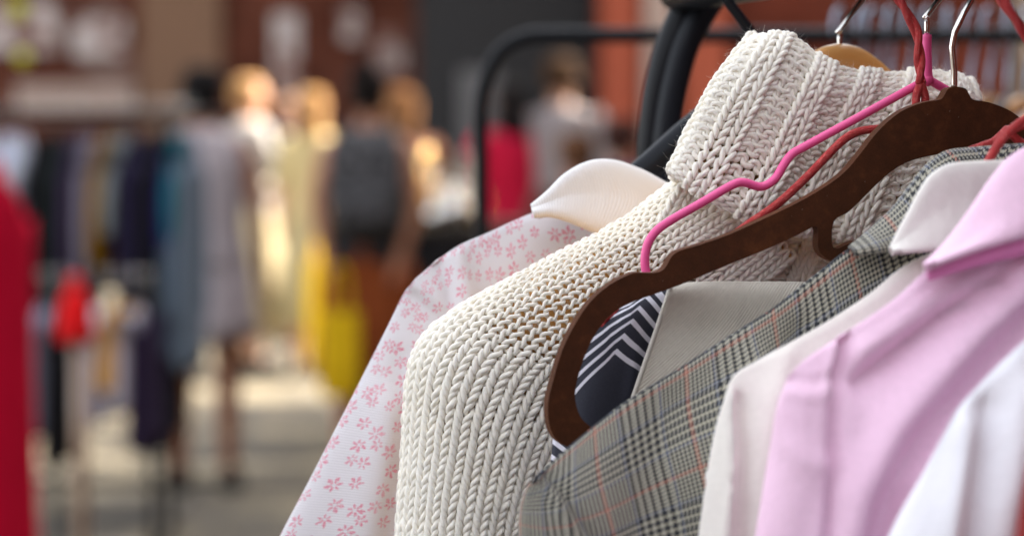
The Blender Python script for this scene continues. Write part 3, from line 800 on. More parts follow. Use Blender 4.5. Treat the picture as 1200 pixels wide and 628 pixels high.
# ---- checked jacket
sj = .038
jk = empty('checked_jacket', base_at(0, sj)); tag(jk, 'grey and tan glen-check wool jacket with thin red lines, behind the off-white shirt', 'jacket')
rows = [
    [(622, 566), (645, 545), (680, 515), (730, 475), (800, 431), (860, 392), (910, 360), (955, 324), (1000, 290), (1060, 262), (1172, 240)],
    [(613, 592), (642, 590), (682, 570), (740, 538), (808, 500), (868, 468), (920, 440), (970, 410), (1020, 380), (1080, 350), (1172, 330)],
    [(611, 640), (648, 650), (700, 645), (760, 625), (825, 600), (882, 575), (935, 550), (985, 530), (1035, 510), (1090, 490), (1172, 480)],
    [(605, 800), (648, 810), (710, 810), (770, 805), (830, 800), (885, 790), (940, 780), (990, 770), (1040, 760), (1095, 750), (1172, 740)],
    [(600, 1100), (648, 1110), (710, 1110), (770, 1110), (830, 1100), (885, 1100), (940, 1100), (990, 1100), (1040, 1100), (1095, 1100), (1172, 1100)],
    [(600, 1700), (648, 1700), (710, 1700), (770, 1700), (830, 1700), (885, 1700), (940, 1700), (990, 1700), (1040, 1700), (1095, 1700), (1172, 1700)]]
shell('body', rows, PLAID, jk, sj, .020, nr=160, nc=340, thick=.0012, fold=[([(626, 562), (650, 585), (682, 640)], 6, .0035), ([(640, 560), (664, 585), (698, 640)], 8, -.0035), ([(880, 430), (850, 520), (830, 640)], 26, .005), ([(790, 480), (760, 560), (750, 640)], 30, -.003), ([(940, 390), (900, 480), (880, 640)], 16, -.004)])
tj = [(996, 292), (1022, 270), (1048, 246), (1068, 220), (1086, 198), (1108, 182), (1140, 177), (1200, 172)]
mj = [(999, 294), (1030, 280), (1060, 262), (1088, 240), (1110, 222), (1135, 212), (1170, 208), (1215, 204)]
bj = [(1002, 297), (1038, 292), (1072, 288), (1108, 284), (1135, 275), (1160, 268), (1190, 262), (1230, 258)]
net = [[(x + 4, y + 8, sj - .012) for x, y in tj], [(x, y, sj) for x, y in tj], [(x, y, sj + .012) for x, y in mj], [(x, y, sj + .016) for x, y in bj], [(x + 1, y - 2, sj + .010) for x, y in bj]]
sheet('collar', net, PLAID, jk, 50, 70, thick=.0015)

# ---- off-white shirt
sc1 = .088
cs = empty('offwhite_shirt', base_at(0, sc1)); tag(cs, 'plain off-white shirt between the checked jacket and the pink shirt', 'shirt')
rows = [
    [(849, 462), (862, 440), (890, 422), (930, 400), (975, 374), (1020, 344), (1060, 312), (1110, 290), (1236, 270)],
    [(843, 490), (862, 480), (895, 468), (940, 452), (988, 434), (1035, 415), (1080, 395), (1130, 380), (1236, 360)],
    [(834, 545), (856, 548), (892, 548), (940, 545), (990, 540), (1040, 535), (1090, 530), (1140, 520), (1236, 510)],
    [(820, 635), (846, 640), (885, 645), (935, 645), (990, 645), (1040, 645), (1090, 645), (1140, 640), (1236, 640)],
    [(800, 800), (830, 810), (875, 810), (930, 810), (990, 810), (1040, 810), (1090, 810), (1140, 810), (1236, 810)],
    [(780, 1150), (815, 1150), (870, 1150), (930, 1150), (990, 1150), (1040, 1150), (1090, 1150), (1140, 1150), (1236, 1150)],
    [(800, 1800), (830, 1800), (880, 1800), (930, 1800), (990, 1800), (1040, 1800), (1090, 1800), (1140, 1800), (1236, 1800)]]
shell('body', rows, CREAM, cs, sc1, .016, nr=130, nc=240, fold=[([(852, 462), (854, 545), (846, 640)], 7, .006), ([(868, 470), (872, 545), (868, 640)], 10, -.004), ([(822, 560), (836, 554), (856, 566)], 3.5, -.002), ([(822, 568), (838, 560), (858, 572)], 3, .0015), ([(920, 420), (900, 500), (895, 640)], 14, .003)], wav=.002)
tc_ = [(1044, 293), (1054, 272), (1066, 250), (1078, 228), (1092, 208), (1112, 196), (1140, 193), (1180, 191), (1236, 188)]
mc_ = [(1046, 293), (1062, 280), (1080, 264), (1100, 250), (1120, 240), (1142, 236), (1170, 234), (1200, 230), (1236, 228)]
bc_ = [(1047, 294), (1066, 292), (1088, 291), (1112, 290), (1136, 290), (1160, 288), (1184, 286), (1210, 284), (1236, 282)]
net = [[(x + 3, y + 8, sc1 - .004) for x, y in tc_], [(x, y, sc1 + .004) for x, y in tc_], [(x, y, sc1 + .0075) for x, y in mc_], [(x, y, sc1 + .011) for x, y in bc_], [(x, y - 2, sc1 + .0100) for x, y in bc_]]
sheet('collar', net, m_cloth('ivory_collar', (.86, .83, .78), 1400, transl=.1), cs, 50, 70, thick=.0012)

# ---- pink shirt
s1 = .135
ps = empty('pink_shirt', base_at(0, s1)); tag(ps, 'bright pale pink cotton shirt with a deeper pink band under the collar', 'shirt')
rows = [
    [(926, 440), (944, 422), (972, 403), (1010, 378), (1050, 350), (1085, 318), (1110, 296), (1150, 280), (1200, 268), (1310, 255)],
    [(914, 470), (935, 466), (968, 456), (1010, 442), (1052, 428), (1092, 410), (1125, 396), (1165, 382), (1215, 370), (1310, 355)],
    [(906, 535), (930, 540), (966, 540), (1010, 538), (1056, 534), (1100, 530), (1140, 525), (1180, 520), (1225, 515), (1310, 510)],
    [(888, 632), (915, 640), (955, 645), (1005, 645), (1055, 645), (1102, 645), (1145, 645), (1185, 645), (1230, 645), (1310, 645)],
    [(860, 800), (895, 810), (945, 810), (1000, 810), (1055, 810), (1105, 810), (1150, 810), (1190, 810), (1235, 810), (1310, 810)],
    [(840, 1200), (880, 1200), (940, 1200), (1000, 1200), (1055, 1200), (1105, 1200), (1150, 1200), (1190, 1200), (1235, 1200), (1310, 1200)],
    [(860, 1900), (900, 1900), (950, 1900), (1000, 1900), (1055, 1900), (1105, 1900), (1150, 1900), (1190, 1900), (1235, 1900), (1310, 1900)]]
pf = [([(978, 405), (968, 470), (966, 560), (955, 650)], 5, .003), ([(992, 400), (978, 470), (973, 570), (968, 650)], 10, -.006),
      ([(1230, 300), (1130, 395), (1040, 500), (1000, 580), (985, 660)], 22, .011), ([(1240, 330), (1165, 420), (1085, 510), (1035, 600), (1015, 660)], 20, -.004),
      ([(1120, 500), (1070, 570), (1050, 660)], 13, .014), ([(1170, 330), (1080, 395), (1010, 450)], 15, -.007), ([(1190, 290), (1100, 350), (1010, 410)], 12, .004),
      ([(930, 445), (955, 450), (975, 440)], 7, -.0015), ([(925, 460), (950, 466), (972, 458)], 7, .0015), ([(912, 520), (940, 535), (962, 545)], 14, .002),
      ([(1225, 420), (1140, 540), (1090, 650)], 20, .014), ([(1250, 400), (1180, 500), (1130, 640)], 20, -.005), ([(1090, 570), (1075, 610), (1070, 650)], 8, -.008)]
shell('body', rows, PINK, ps, s1, .018, nr=150, nc=260, fold=pf, wav=.004)
tp = [(1084, 312), (1104, 292), (1124, 268), (1144, 240), (1162, 214), (1182, 190), (1205, 176), (1245, 168), (1310, 162)]
mp = [(1085, 313), (1110, 300), (1136, 284), (1162, 264), (1185, 244), (1205, 228), (1230, 216), (1260, 208), (1310, 202)]
bp = [(1085, 314), (1112, 303), (1140, 293), (1168, 284), (1196, 276), (1220, 268), (1245, 262), (1275, 256), (1310, 250)]
net = [[(x + 4, y + 8, s1 - .010) for x, y in tp], [(x, y, s1) for x, y in tp], [(x, y, s1 + .012) for x, y in mp], [(x, y, s1 + .018) for x, y in bp], [(x, y - 2, s1 + .012) for x, y in bp]]
sheet('collar', net, PINK, ps, 50, 70, thick=.0014)
bp2 = [(x + 1, y + 9 + 8 * min(1, i / 4)) for i, (x, y) in enumerate(bp)]
net = [[(x, y - 3, s1 + .0145) for x, y in bp], [(x, y, s1 + .0155) for x, y in bp2], [(x + 1, y + 4, s1 + .010) for x, y in bp2]]
sheet('collar_band', net, PINKBAND, ps, 20, 60, thick=.001)

# ---- white shirt nearest
s2 = .205
ws = empty('white_shirt', base_at(0, s2)); tag(ws, 'white cotton shirt nearest the camera at the lower right corner', 'shirt')
rows = [
    [(1098, 530), (1118, 488), (1150, 450), (1195, 406), (1250, 360), (1320, 320), (1460, 290)],
    [(1082, 560), (1112, 545), (1155, 520), (1205, 490), (1262, 460), (1330, 430), (1460, 410)],
    [(1042, 640), (1080, 640), (1135, 640), (1195, 640), (1262, 640), (1335, 640), (1460, 640)],
    [(985, 800), (1030, 810), (1100, 820), (1180, 820), (1260, 820), (1335, 820), (1460, 820)],
    [(950, 1200), (1000, 1200), (1085, 1200), (1170, 1200), (1255, 1200), (1335, 1200), (1460, 1200)],
    [(980, 2100), (1030, 2100), (1100, 2100), (1180, 2100), (1260, 2100), (1335, 2100), (1460, 2100)]]
shell('body', rows, WHITE, ws, s2, .020, nr=100, nc=180, fold=[([(1130, 500), (1120, 560), (1110, 650)], 14, .005), ([(1160, 480), (1150, 560), (1135, 650)], 14, -.005), ([(1200, 450), (1190, 540), (1170, 650)], 18, .006)], wav=.003)
s3 = .275
dr = empty('dark_red_garment', base_at(0, s3)); tag(dr, 'dark red garment at the far right edge, in front of the white shirt', 'jacket')
rows = [[(1205, 545), (1260, 480), (1330, 420), (1420, 380), (1560, 350)], [(1196, 600), (1260, 590), (1330, 560), (1420, 530), (1560, 510)], [(1186, 680), (1260, 700), (1330, 700), (1420, 700), (1560, 700)],
        [(1150, 1000), (1240, 1000), (1330, 1000), (1420, 1000), (1560, 1000)], [(1150, 2000), (1240, 2000), (1330, 2000), (1420, 2000), (1560, 2000)]]
shell('body', rows, DRED, dr, s3, .02, nr=60, nc=100)
# hangers of the three nearest garments (their hooks hang outside the frame)
for s_, gx, gy, what in ((s1, 1310, 150, 'inside the pink shirt'), (s2, 1460, 190, 'inside the white shirt nearest the camera'), (s3, 1560, 240, 'inside the dark red garment')):
    cpos = R0 + s_ * RD; px = float(rail_px(s_))
    h = empty('plastic_hanger', tuple(cpos - np.array([0, 0, .11]))); tag(h, 'black plastic hanger ' + what, 'hanger', 'black plastic hangers inside the near shirts')
    rw = {s1: [(1150, 300), (1085, 340), (1010, 398), (960, 432)], s2: [(1320, 345), (1250, 385), (1195, 430), (1140, 490)], s3: [(1420, 410), (1330, 450), (1250, 520), (1225, 560)]}[s_]
    L_ = [P(a_, b_ + 44, s_) for a_, b_ in rw]; L_ = [p - Vector(RD) * .010 for p in L_]; c = Vector(cpos) - Vector(RD) * .010; c.z = L_[0].z + .03
    m_ = MB(); ref = c
    m_.tube([mirv(p, ref) for p in L_[::-1]] + [c] + L_, .003, 10, smooth=5).build('arm', BLACKPL, h)
    hp = [c, c + Vector((0, 0, .03))] + [Vector(cpos) + Vector((0, 0, -.004)) - A_ * (.019 * math.cos(R(a))) + Vector((0, 0, .019 * math.sin(R(a)))) for a in range(-20, 215, 20)]
    MB().tube(hp, .0015, 10, smooth=3).build('hook', CHROME, h)

exec_bg = True
# ================================================================== SETTING AND BACKGROUND
def W(px, py, y): return Vector(at(np.array(px), np.array(py), y))
def groundz(): return 0.0
n = NT('asphalt'); o = n.coord('Object')
c = n.mix(n.noise(o, 1.3, 6), (.032, .030, .028), (.062, .058, .054)); c = n.mix(n.math('GREATER_THAN', n.noise(o, 160, 3), .62), c, (.085, .08, .076))
ASPH = n.fin(c, .85, n.bump(n.noise(o, 120, 4), .6, .004))
n = NT('paving'); o = n.coord('Object')
br = n.node('ShaderNodeTexBrick'); n.put(br.inputs['Vector'], o); br.inputs['Scale'].default_value = 1.6
br.inputs['Color1'].default_value = (.16, .125, .075, 1); br.inputs['Color2'].default_value = (.25, .20, .12, 1); br.inputs['Mortar'].default_value = (.08, .07, .055, 1); br.inputs['Mortar Size'].default_value = .02
PAVE = n.fin(n.mix(n.ramp(n.noise(o, 1.1, 6, .6), [(.40, (0, 0, 0)), (.62, (.85, .85, .85))]), br.outputs[0], (.035, .031, .027)), .85, n.bump(br.outputs['Fac'], .4, -.004))
def sheet_ground(name, x0, x1, y0, y1, z, m):
    o = mesh_obj(name, [(x0, y0, z), (x1, y0, z), (x1, y1, z), (x0, y1, z)], [(0, 1, 2, 3)], m, smooth=False); tag(o, kind='structure'); return o
sheet_ground('ground', -200, 200, -120, 300, 0, ASPH)
sheet_ground('paved_square', -30, 30, 5.0, 26.9, .004, PAVE)

# buildings
BR1 = m_brick('old_brick', (.150, .038, .018), (.085, .022, .011), (.08, .045, .035)); BR2 = m_brick('red_brick', (.15, .026, .011), (.11, .020, .009), (.08, .03, .02))
STONE = m_simple('tan_plaster', (.13, .07, .04), .9, bump=(8, .3, .02), var=.3); SLATE = m_simple('slate_render', (.006, .006, .0075), .8, bump=(10, .3, .02), var=.3)
n = NT('peeling_whitewash'); o = n.coord('Object'); PALE = n.fin(n.mix(n.ramp(n.noise(o, 2.6, 6, .65), [(.44, (0, 0, 0)), (.56, (1, 1, 1))]), (.12, .045, .03), (.36, .32, .31)), .9, n.bump(n.noise(o, 9, 4), .3, .01)); ORANGE = m_simple('orange_red_boards', (.29, .052, .018), .7, var=.3, bump=(6, .2, .01))
GLASSD = m_simple('dark_glass', (.02, .025, .03), .08); FRAMEM = m_simple('window_frame_paint', (.35, .33, .3), .5)
YB = 27.0
def bx(x0, x1, y0, y1, z0, z1): return ((x0 + x1) / 2, (y0 + y1) / 2, (z0 + z1) / 2), (x1 - x0, y1 - y0, z1 - z0)
def building(name, x0, x1, y0, y1, h, mat, label, wins=(), extra=()):
    r = empty(name, ((x0 + x1) / 2, y0, 0)); tag(r, label, 'building')
    MB().box(*bx(x0, x1, y0, y1, -.05, h)).build('wall', mat, r, smooth=False)
    MB().box(*bx(x0 - .15, x1 + .15, y0 - .15, y1 + .15, h + .002, h + .3)).build('cornice', STONE, r, smooth=False)
    for (a, b, c, d) in wins:
        f = MB().box(*bx(a - .08, b + .08, y0 - .06, y0 - .002, c - .08, c - .002)).box(*bx(a - .08, b + .08, y0 - .06, y0 - .002, d + .002, d + .08)).box(*bx(a - .08, a - .002, y0 - .06, y0 - .002, c, d)).box(*bx(b + .002, b + .08, y0 - .06, y0 - .002, c, d)).build('window', FRAMEM, r, smooth=False)
        MB().box(*bx(a, b, y0 - .03, y0 - .003, c, d)).build('pane', GLASSD, f, smooth=False)
    for (nm, a, b, c, d, t, m) in extra:
        MB().box(*bx(a, b, y0 - t, y0 - .003, c, d), bevel=.01).build(nm, m, r, smooth=False)
    return r
def X(px, y=YB): return (px - 600) / FPX * y
def Z(py, y=YB): return CAMZ + (152 - py) / FPX * y
building('brick_building', -22, X(488), YB, YB + 8, 9.5, BR1, 'old brick building with pale painted patches behind the blurred crowd',
         wins=[(-12.5, -11.2, 3.2, 5.2), (-9.6, -8.3, 3.2, 5.2), (-15.5, -14.2, 3.2, 5.2), (X(195), X(280), 4.4, 6.6), (X(330), X(410), 4.4, 6.6)],
         extra=[('pilaster', X(168), X(262), 0, 9.4, .14, STONE), ('poster', X(-40), X(72), Z(62), Z(4), .05, PALE), ('poster', X(88), X(150), Z(68), Z(22), .05, PALE), ('poster', X(20), X(160), Z(140), Z(98), .04, m_simple('faded_board', (.26, .19, .16), .8, var=.4)),
                ('drainpipe', X(322), X(352), 0, Z(18), .12, PALE), ('poster', X(400), X(424), Z(50), Z(12), .05, PALE), ('poster', X(440), X(474), Z(86), Z(36), .05, PALE)])
building('slate_building', X(491), X(692), YB - .6, YB + 8, 10.2, SLATE, 'dark grey rendered building between the old brick one and the red one',
         wins=[(X(520), X(560), 5, 6.6), (X(610), X(650), 5, 6.6)], extra=[('door', X(540), X(585), 0, 2.1, .06, m_simple('grey_door', (.08, .08, .085), .5))])
building('red_building', X(696), X(696) + 22, YB - 1.2, YB + 8, 9.0, BR2, 'red brick building with orange painted boards and a pale pilaster',
         wins=[(6.5, 7.8, 3.2, 5.0), (10, 11.3, 3.2, 5.0)],
         extra=[('painted_board', X(700), X(742), 0, 3.6, .07, ORANGE), ('pilaster', X(748), X(778), 0, 8.9, .20, m_simple('pale_stone', (.34, .25, .21), .9, var=.3)), ('painted_board', X(790), X(840), 0, 3.2, .05, ORANGE)])
# unseen building added at the right to keep the near racks in shade
building('shade_building', 5.2, 17, -14, 12.7, 11.5, BR2, 'unseen tall brick building added on the right to shade the racks', wins=[])
building('sky_blocker', -16, 5, -20, -11, 6.5, BR1, 'unseen brick block added behind the camera to cut the low sky light', wins=[])  # added, unseen; cuts ambient light so shading on the clothes gets direction
# a shaded facade well behind the camera's left, out of frame, is not needed: open sky lights the rack from there

# ------------------------------------------------------------------ cloth colours for the far stalls
def cl_mat(nm, c):
    m = m_simple(nm, c, .9, bump=(40, .4, .004), var=.12); m.node_tree.nodes['Principled BSDF'].inputs['Specular IOR Level'].default_value = .12; return m
CM = {}
def cm(c):
    k = tuple(round(x, 3) for x in c)
    if k not in CM: CM[k] = cl_mat('cloth_%d' % len(CM), c)
    return CM[k]
def hanging(name, label, cat, px, y, ztop, length, depth, color, w=.075, group=None, flare=1.15, seed=0, yaw=R(70), color2=None, sleeves=True):
    """a garment on a rail seen half edge-on: shoulders, folded skirt or shirt body, sleeve ends"""
    r_ = random.Random(seed); cx = X(px, y); root = empty(name, (cx, y, ztop)); tag(root, label, cat, group)
    rings = []; N_ = 28; prof = [(0, .18, .5), (.02, .45, .7), (.06, .85, .85), (.12, 1, 1), (.4, .92, 1.05), (.75, 1.0, 1.1), (1, flare, 1.15)]
    ph = r_.uniform(0, 6)
    ca, sa = math.cos(yaw), math.sin(yaw)
    for t in np.linspace(0, 1, 22):
        hw = np.interp(t, [p[0] for p in prof], [p[1] for p in prof]) * depth / 2; th = np.interp(t, [p[0] for p in prof], [p[2] for p in prof]) * w / 2
        z = ztop - .05 - t * length; ring = []
        for k in range(N_):
            a = 2 * math.pi * k / N_; f = 1 + .18 * t * math.sin(a * 6 + ph)
            u = hw * math.cos(a); v = th * math.sin(a) * f
            zz = z - (.10 * (abs(math.cos(a)) ** 1.5) if t < .12 else .02 * math.sin(3 * a + ph)) * 1.0
            ring.append((cx + u * ca - v * sa, y + u * sa + v * ca, zz))
        rings.append(ring)
    MB().loft(rings).build('body', cm(color), root)
    if sleeves:
        for sgn in (-1, 1):
            p0 = Vector((cx + sgn * depth * .46 * ca, y + sgn * depth * .46 * sa, ztop - .20)); p1 = p0 + Vector((sgn * .03 * ca, sgn * .03 * sa, -length * .32)); p2 = p1 + Vector((0, 0, -length * .3))
            MB().tube([p0, p1, p2], [w * .42, w * .4, w * .34], 12, smooth=5).build('sleeve', cm(color2 or color), root)
    MB().tube([(cx, y, ztop - .05), (cx, y, ztop + .01)] + [(cx + .02 * math.sin(R(a)) * ca * 0 + .018 * math.cos(R(a)), y, ztop + .028 + .018 * math.sin(R(a))) for a in range(0, 200, 30)], .002, 6).build('hook', CHROME, root)
    return root
# far left rack
def rack_frame(x0, x1, y, z, label, y1=None, posts=(0, 1)):
    y1 = y if y1 is None else y1
    r = empty('clothes_rack', ((x0 + x1) / 2, (y + y1) / 2, 0)); tag(r, label, 'clothes rack')
    MB().tube([(x0, y, z), (x1, y1, z)], .014, 12).build('rail', BLACK, r)
    for k in posts:
        xx = x0 + (x1 - x0) * k; yy = y + (y1 - y) * k
        MB().tube([(xx, yy, .06), (xx, yy, z)], .014, 12).build('post', BLACK, r)
        MB().tube([(xx, yy - .3, .05), (xx, yy + .3, .05)], .014, 10).build('foot', BLACK, r)
    MB().tube([(x0, y, .22), (x1, y1, .22)], .01, 10).build('lower_bar', BLACK, r)
    return r
YR = 8.4
rack_frame(X(-60, YR), X(268, YR), YR, 1.50, 'long black clothes rack full of blurred clothes at the left, beside the woman in grey', posts=(0, .78))
G = 'clothes on the blurred left rack'
items = [(-18, 'pale grey shirt', (.45, .46, .52), .80), (8, 'pale blue-white shirt', (.62, .66, .78), .85), (26, 'washed white shirt', (.60, .63, .72), .88), (48, 'black cardigan', (.015, .015, .018), .95), (62, 'charcoal dress', (.03, .03, .034), 1.05),
         (78, 'dark green-grey jacket', (.035, .05, .05), .75), (92, 'plum blouse', (.10, .06, .14), .60), (106, 'pale lavender blouse', (.50, .46, .56), .62), (130, 'mustard skirt', (.62, .30, .02), .50),
         (143, 'pale mint top', (.50, .56, .56), .34), (156, 'dark violet dress', (.045, .035, .10), .95), (170, 'deep purple blouse', (.05, .04, .09), .85), (184, 'black coat', (.01, .01, .012), 1.10), (196, 'black dress', (.012, .012, .016), 1.05),
         (205, 'indigo top', (.06, .045, .28), .45), (208, 'teal blouse', (.01, .30, .34), .36), (213, 'grey-blue shirt', (.20, .27, .36), .78), (222, 'pale blue shirt', (.36, .47, .60), .82)]
for i, (px, nm, colr, L) in enumerate(items):
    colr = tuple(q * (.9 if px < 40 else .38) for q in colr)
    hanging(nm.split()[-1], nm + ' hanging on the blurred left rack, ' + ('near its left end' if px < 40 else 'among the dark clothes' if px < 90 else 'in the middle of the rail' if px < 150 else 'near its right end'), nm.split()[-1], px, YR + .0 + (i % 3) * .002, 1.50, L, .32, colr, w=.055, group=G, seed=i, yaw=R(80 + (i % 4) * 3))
# lower tier rack in front
YR2 = 7.6
rack_frame(X(62, YR2), X(176, YR2), YR2, .96, 'low black half-height rack standing in front of the long left rack', posts=(0, 1))
for i, (px, nm, colr, L) in enumerate([(72, 'black trousers', (.012, .012, .014), .5), (118, 'white striped trousers', (.60, .60, .70), .36), (139, 'mustard trousers', (.55, .27, .02), .26), (156, 'off-white trousers', (.56, .53, .58), .34), (170, 'dark plum skirt', (.03, .02, .05), .45), (52, 'blue-grey trousers', (.25, .28, .36), .4)]):
    hanging(nm.split()[-1], nm + ' hanging on the low front rack', nm.split()[-1], px, YR2, .96, L, .22, colr, w=.06, group='clothes on the low rack', seed=40 + i, sleeves=False)
# crimson dress at the left edge, nearer
hanging('dress', 'long crimson dress hanging at the left edge of the picture', 'dress', -10, 6.0, 1.44, 1.25, .26, (.62, .004, .035), w=.09, seed=77, yaw=R(50), sleeves=False)
hanging('dress', 'pale blush dress hanging just left of the crimson one', 'dress', -40, 6.0, 1.48, .62, .26, (.75, .60, .58), w=.06, seed=78, yaw=R(50))
rack_frame(X(-190, 6.0), X(14, 6.0), 6.0, 1.49, 'nearer black rack at the left edge carrying the crimson dress', posts=(0,))
# red bobble hat on a stand in the rack
r = empty('hat_stand', (X(92, 7.2), 7.2, 0)); tag(r, 'wooden hat stand with a round foot below the red hat', 'stand')
m_w = m_wood('pale_wood', (.30, .20, .14), (.38, .27, .19)); hz = Z(392, 7.2)
MB().tube([(X(92, 7.2), 7.2, .03), (X(92, 7.2), 7.2, hz + .12)], .022, 14).build('pole', m_w, r)
MB().tube([(X(92, 7.2), 7.2, 0), (X(92, 7.2), 7.2, .02), (X(92, 7.2), 7.2, .04)], [.17, .17, .06], 24).build('foot', m_w, r)
hat = empty('knitted_hat', (X(86, 7.2), 7.2, hz)); tag(hat, 'bright red knitted hat on the wooden stand in the left rack', 'hat')
hx = X(87, 7.2)
MB().loft([[(hx + rr * math.cos(a), 7.2 + rr * math.sin(a), hz + z) for a in np.linspace(0, 2 * math.pi, 21)[:-1]] for rr, z in ((.046, 0), (.052, .01), (.053, .05), (.047, .09), (.032, .125), (.010, .142))]).build('crown', cm((.70, .01, .012)), hat)
MB().loft([[(hx + rr * math.cos(a), 7.2 + rr * math.sin(a), hz + z) for a in np.linspace(0, 2 * math.pi, 21)[:-1]] for rr, z in ((.054, -.02), (.060, -.01), (.060, .02), (.055, .028))]).build('brim', cm((.55, .01, .012)), hat)
MB().ball((hx, 7.2, hz + .155), .024, 12).build('bobble', cm((.75, .02, .02)), hat)
# yellow-green hanging decoration
def bauble(px, py, y, r, label):
    q = W(px, py, y); o = empty('paper_lantern', q); tag(o, label, 'lantern', 'yellow paper lanterns at the upper left')
    MB().loft([[(q.x + rr * math.cos(a), q.y + rr * math.sin(a), q.z + z) for a in np.linspace(0, 2 * math.pi, 25)[:-1]] for rr, z in ((r * .2, r), (r * .7, r * .75), (r, 0), (r * .7, -r * .75), (r * .2, -r))]).build('shade', m_simple('lime_paper', (.62, .62, .05), .7, transl=.4), o)
    MB().tube([(q.x, q.y, q.z + r), (q.x, q.y, q.z + 1.2)], .004, 6).build('cord', BLACK, o)
bauble(22, 12, 9, .035, 'yellow-green paper lantern, upper of the two at the top left'); bauble(27, 68, 9, .028, 'yellow-green paper lantern, lower of the two at the top left')

# ------------------------------------------------------------------ people
SK = {}
def skin(c):
    if c not in SK:
        n = NT('skin_%d' % len(SK)); o = n.coord('Object'); SK[c] = n.fin(n.mix(n.noise(o, 8, 4), tuple(k * .9 for k in c), c), .5, sss=.1)
    return SK[c]
def skinned(name, verts, edges, rad, mat, parent, sub=2, yaw=0):
    me = bpy.data.meshes.new(name); me.from_pydata(verts, edges, []); o = bpy.data.objects.new(name, me); COL.objects.link(o)
    o.modifiers.new('s', 'SKIN'); sv = me.skin_vertices[0].data
    for i, r_ in enumerate(rad): sv[i].radius = r_ if hasattr(r_, '__len__') else (r_, r_); sv[i].use_root = (i == 0)
    o.modifiers['s'].use_smooth_shade = True
    m = o.modifiers.new('b', 'SUBSURF'); m.levels = sub; m.render_levels = sub
    bpy.context.view_layer.update()
    dg = bpy.context.evaluated_depsgraph_get(); nm = bpy.data.meshes.new_from_object(o.evaluated_get(dg))
    COL.objects.unlink(o); bpy.data.objects.remove(o); bpy.data.meshes.remove(me)
    nm.name = name; nm.materials.clear(); nm.materials.append(mat)
    for p in nm.polygons: p.use_smooth = True
    r = bpy.data.objects.new(name, nm); link(r, parent); return r
def person(px, y, ztop, yaw, label, skinc, hairc, topc, botc, bottom='skirt', arms='down', hair='short', hem=.52, shoes=(.02, .02, .02), sleeves=False, toplen=.0, lean=0):
    H = ztop; k = H / 1.70
    root = empty('person', (X(px, y), y, 0)); root.rotation_euler = (0, 0, yaw); tag(root, label, 'person')
    S_ = skin(skinc); v = []; e = []; r_ = []
    def add(p, rad, par=None):
        v.append((p[0] * k, p[1] * k, p[2] * k)); r_.append(tuple(q * k for q in rad) if hasattr(rad, '__len__') else rad * k)
        if par is not None: e.append((par, len(v) - 1))
        return len(v) - 1
    pel = add((0, 0, .92), (.145, .105)); wa = add((0, .005, 1.06), (.12, .085), pel); ch = add((0, 0, 1.24), (.145, .10), wa); up = add((0, .01, 1.36), (.13, .08), ch)
    nk = add((0, .005, 1.45), .052, up); n2 = add((0, -.005, 1.50), .052, nk); hd = add((0, -.02, 1.56), (.068, .078), n2); h2 = add((0, -.015, 1.62), (.076, .092), hd); h3 = add((0, -.005, 1.665), (.055, .068), h2)
    hands = {}
    for s in (-1, 1):
        sh = add((s * .165, .005, 1.385), .052, up)
        if arms == 'down': el = (s * .225, .02, 1.12); wr = (s * .235, -.05, .87)
        elif arms == 'bent': el = (s * .22, .03, 1.12); wr = (s * .13, -.22, 1.10)
        elif arms == 'carry': el = (s * .215, .05, 1.12); wr = (s * .16, .11, .93)
        else: el = (s * .22, -.05, 1.14); wr = (s * .16, -.30, 1.22)
        b1 = add(el, .038, sh); b2 = add(wr, .026, b1)
        d = Vector(wr) - Vector(el); d.normalize(); palm = Vector(wr) + d * .06; b3 = add(palm, (.034, .017), b2); hands[s] = (palm, d)
        for f in range(4):
            off = Vector((0, 1, 0)) * ((f - 1.5) * .018) if abs(d.z) > .5 else Vector((1, 0, 0)) * ((f - 1.5) * .018)
            t1 = palm + d * .045 + off; t2 = t1 + d * .028 + Vector((-s * .008, 0, -.004)); q = add(t1, .0085, b3); add(t2, .007, q)
        th = palm + (Vector((0, -1, 0)) if abs(d.z) > .5 else Vector((-s, 0, 0))) * .035 + d * .005; q = add(th, .010, b3); add(th + d * .025, .008, q)
        hp = add((s * .085, 0, .86), .085, pel); kn = add((s * .095, -.01 * s, .48), .058, hp); cf = add((s * .098, .02, .32), .052, kn); an = add((s * .10, .02, .085), .034, cf); add((s * .105, -.10, .04), (.036, .025), an)
    skinned('body', v, e, r_, S_, root)
    # face
    f = MB().ball((0, -.105 * k, 1.585 * k), (.011 * k, .018 * k, .020 * k), 10); f.build('nose', S_, root).location = (0, 0, 0)
    for s in (-1, 1):
        MB().ball((s * .030 * k, -.088 * k, 1.605 * k), .0115 * k, 10).build('eye', m_eye, root); MB().ball((s * .078 * k, -.005 * k, 1.59 * k), (.010 * k, .018 * k, .028 * k), 10).build('ear', S_, root)
    MB().ball((0, -.097 * k, 1.548 * k), (.024 * k, .008 * k, .007 * k), 10).build('mouth', m_lip, root)
    # hair
    hm = MB(); rr = random.Random(px)
    rings = []
    zs = [(1.703, .02), (1.698, .048), (1.68, .078), (1.64, .091), (1.60, .092), (1.56, .086 if hair != 'bun' else .07)] + ([(1.50, .095), (1.44, .10), (1.38, .07)] if hair == 'long' else [(1.53, .07)])
    for z, ra in zs:
        ring = []
        for q in range(28):
            a = 2 * math.pi * q / 28; fr = math.sin(a) < -.35 and z < 1.645     # leave the face free
            rad = ra * (1 + .05 * math.sin(a * 7 + z * 40)) * (.70 if fr else 1)
            ring.append((rad * math.cos(a) * k * .95, (rad * math.sin(a) * 1.12 + .012) * k, z * k))
        rings.append(ring)
    hm.loft(rings)
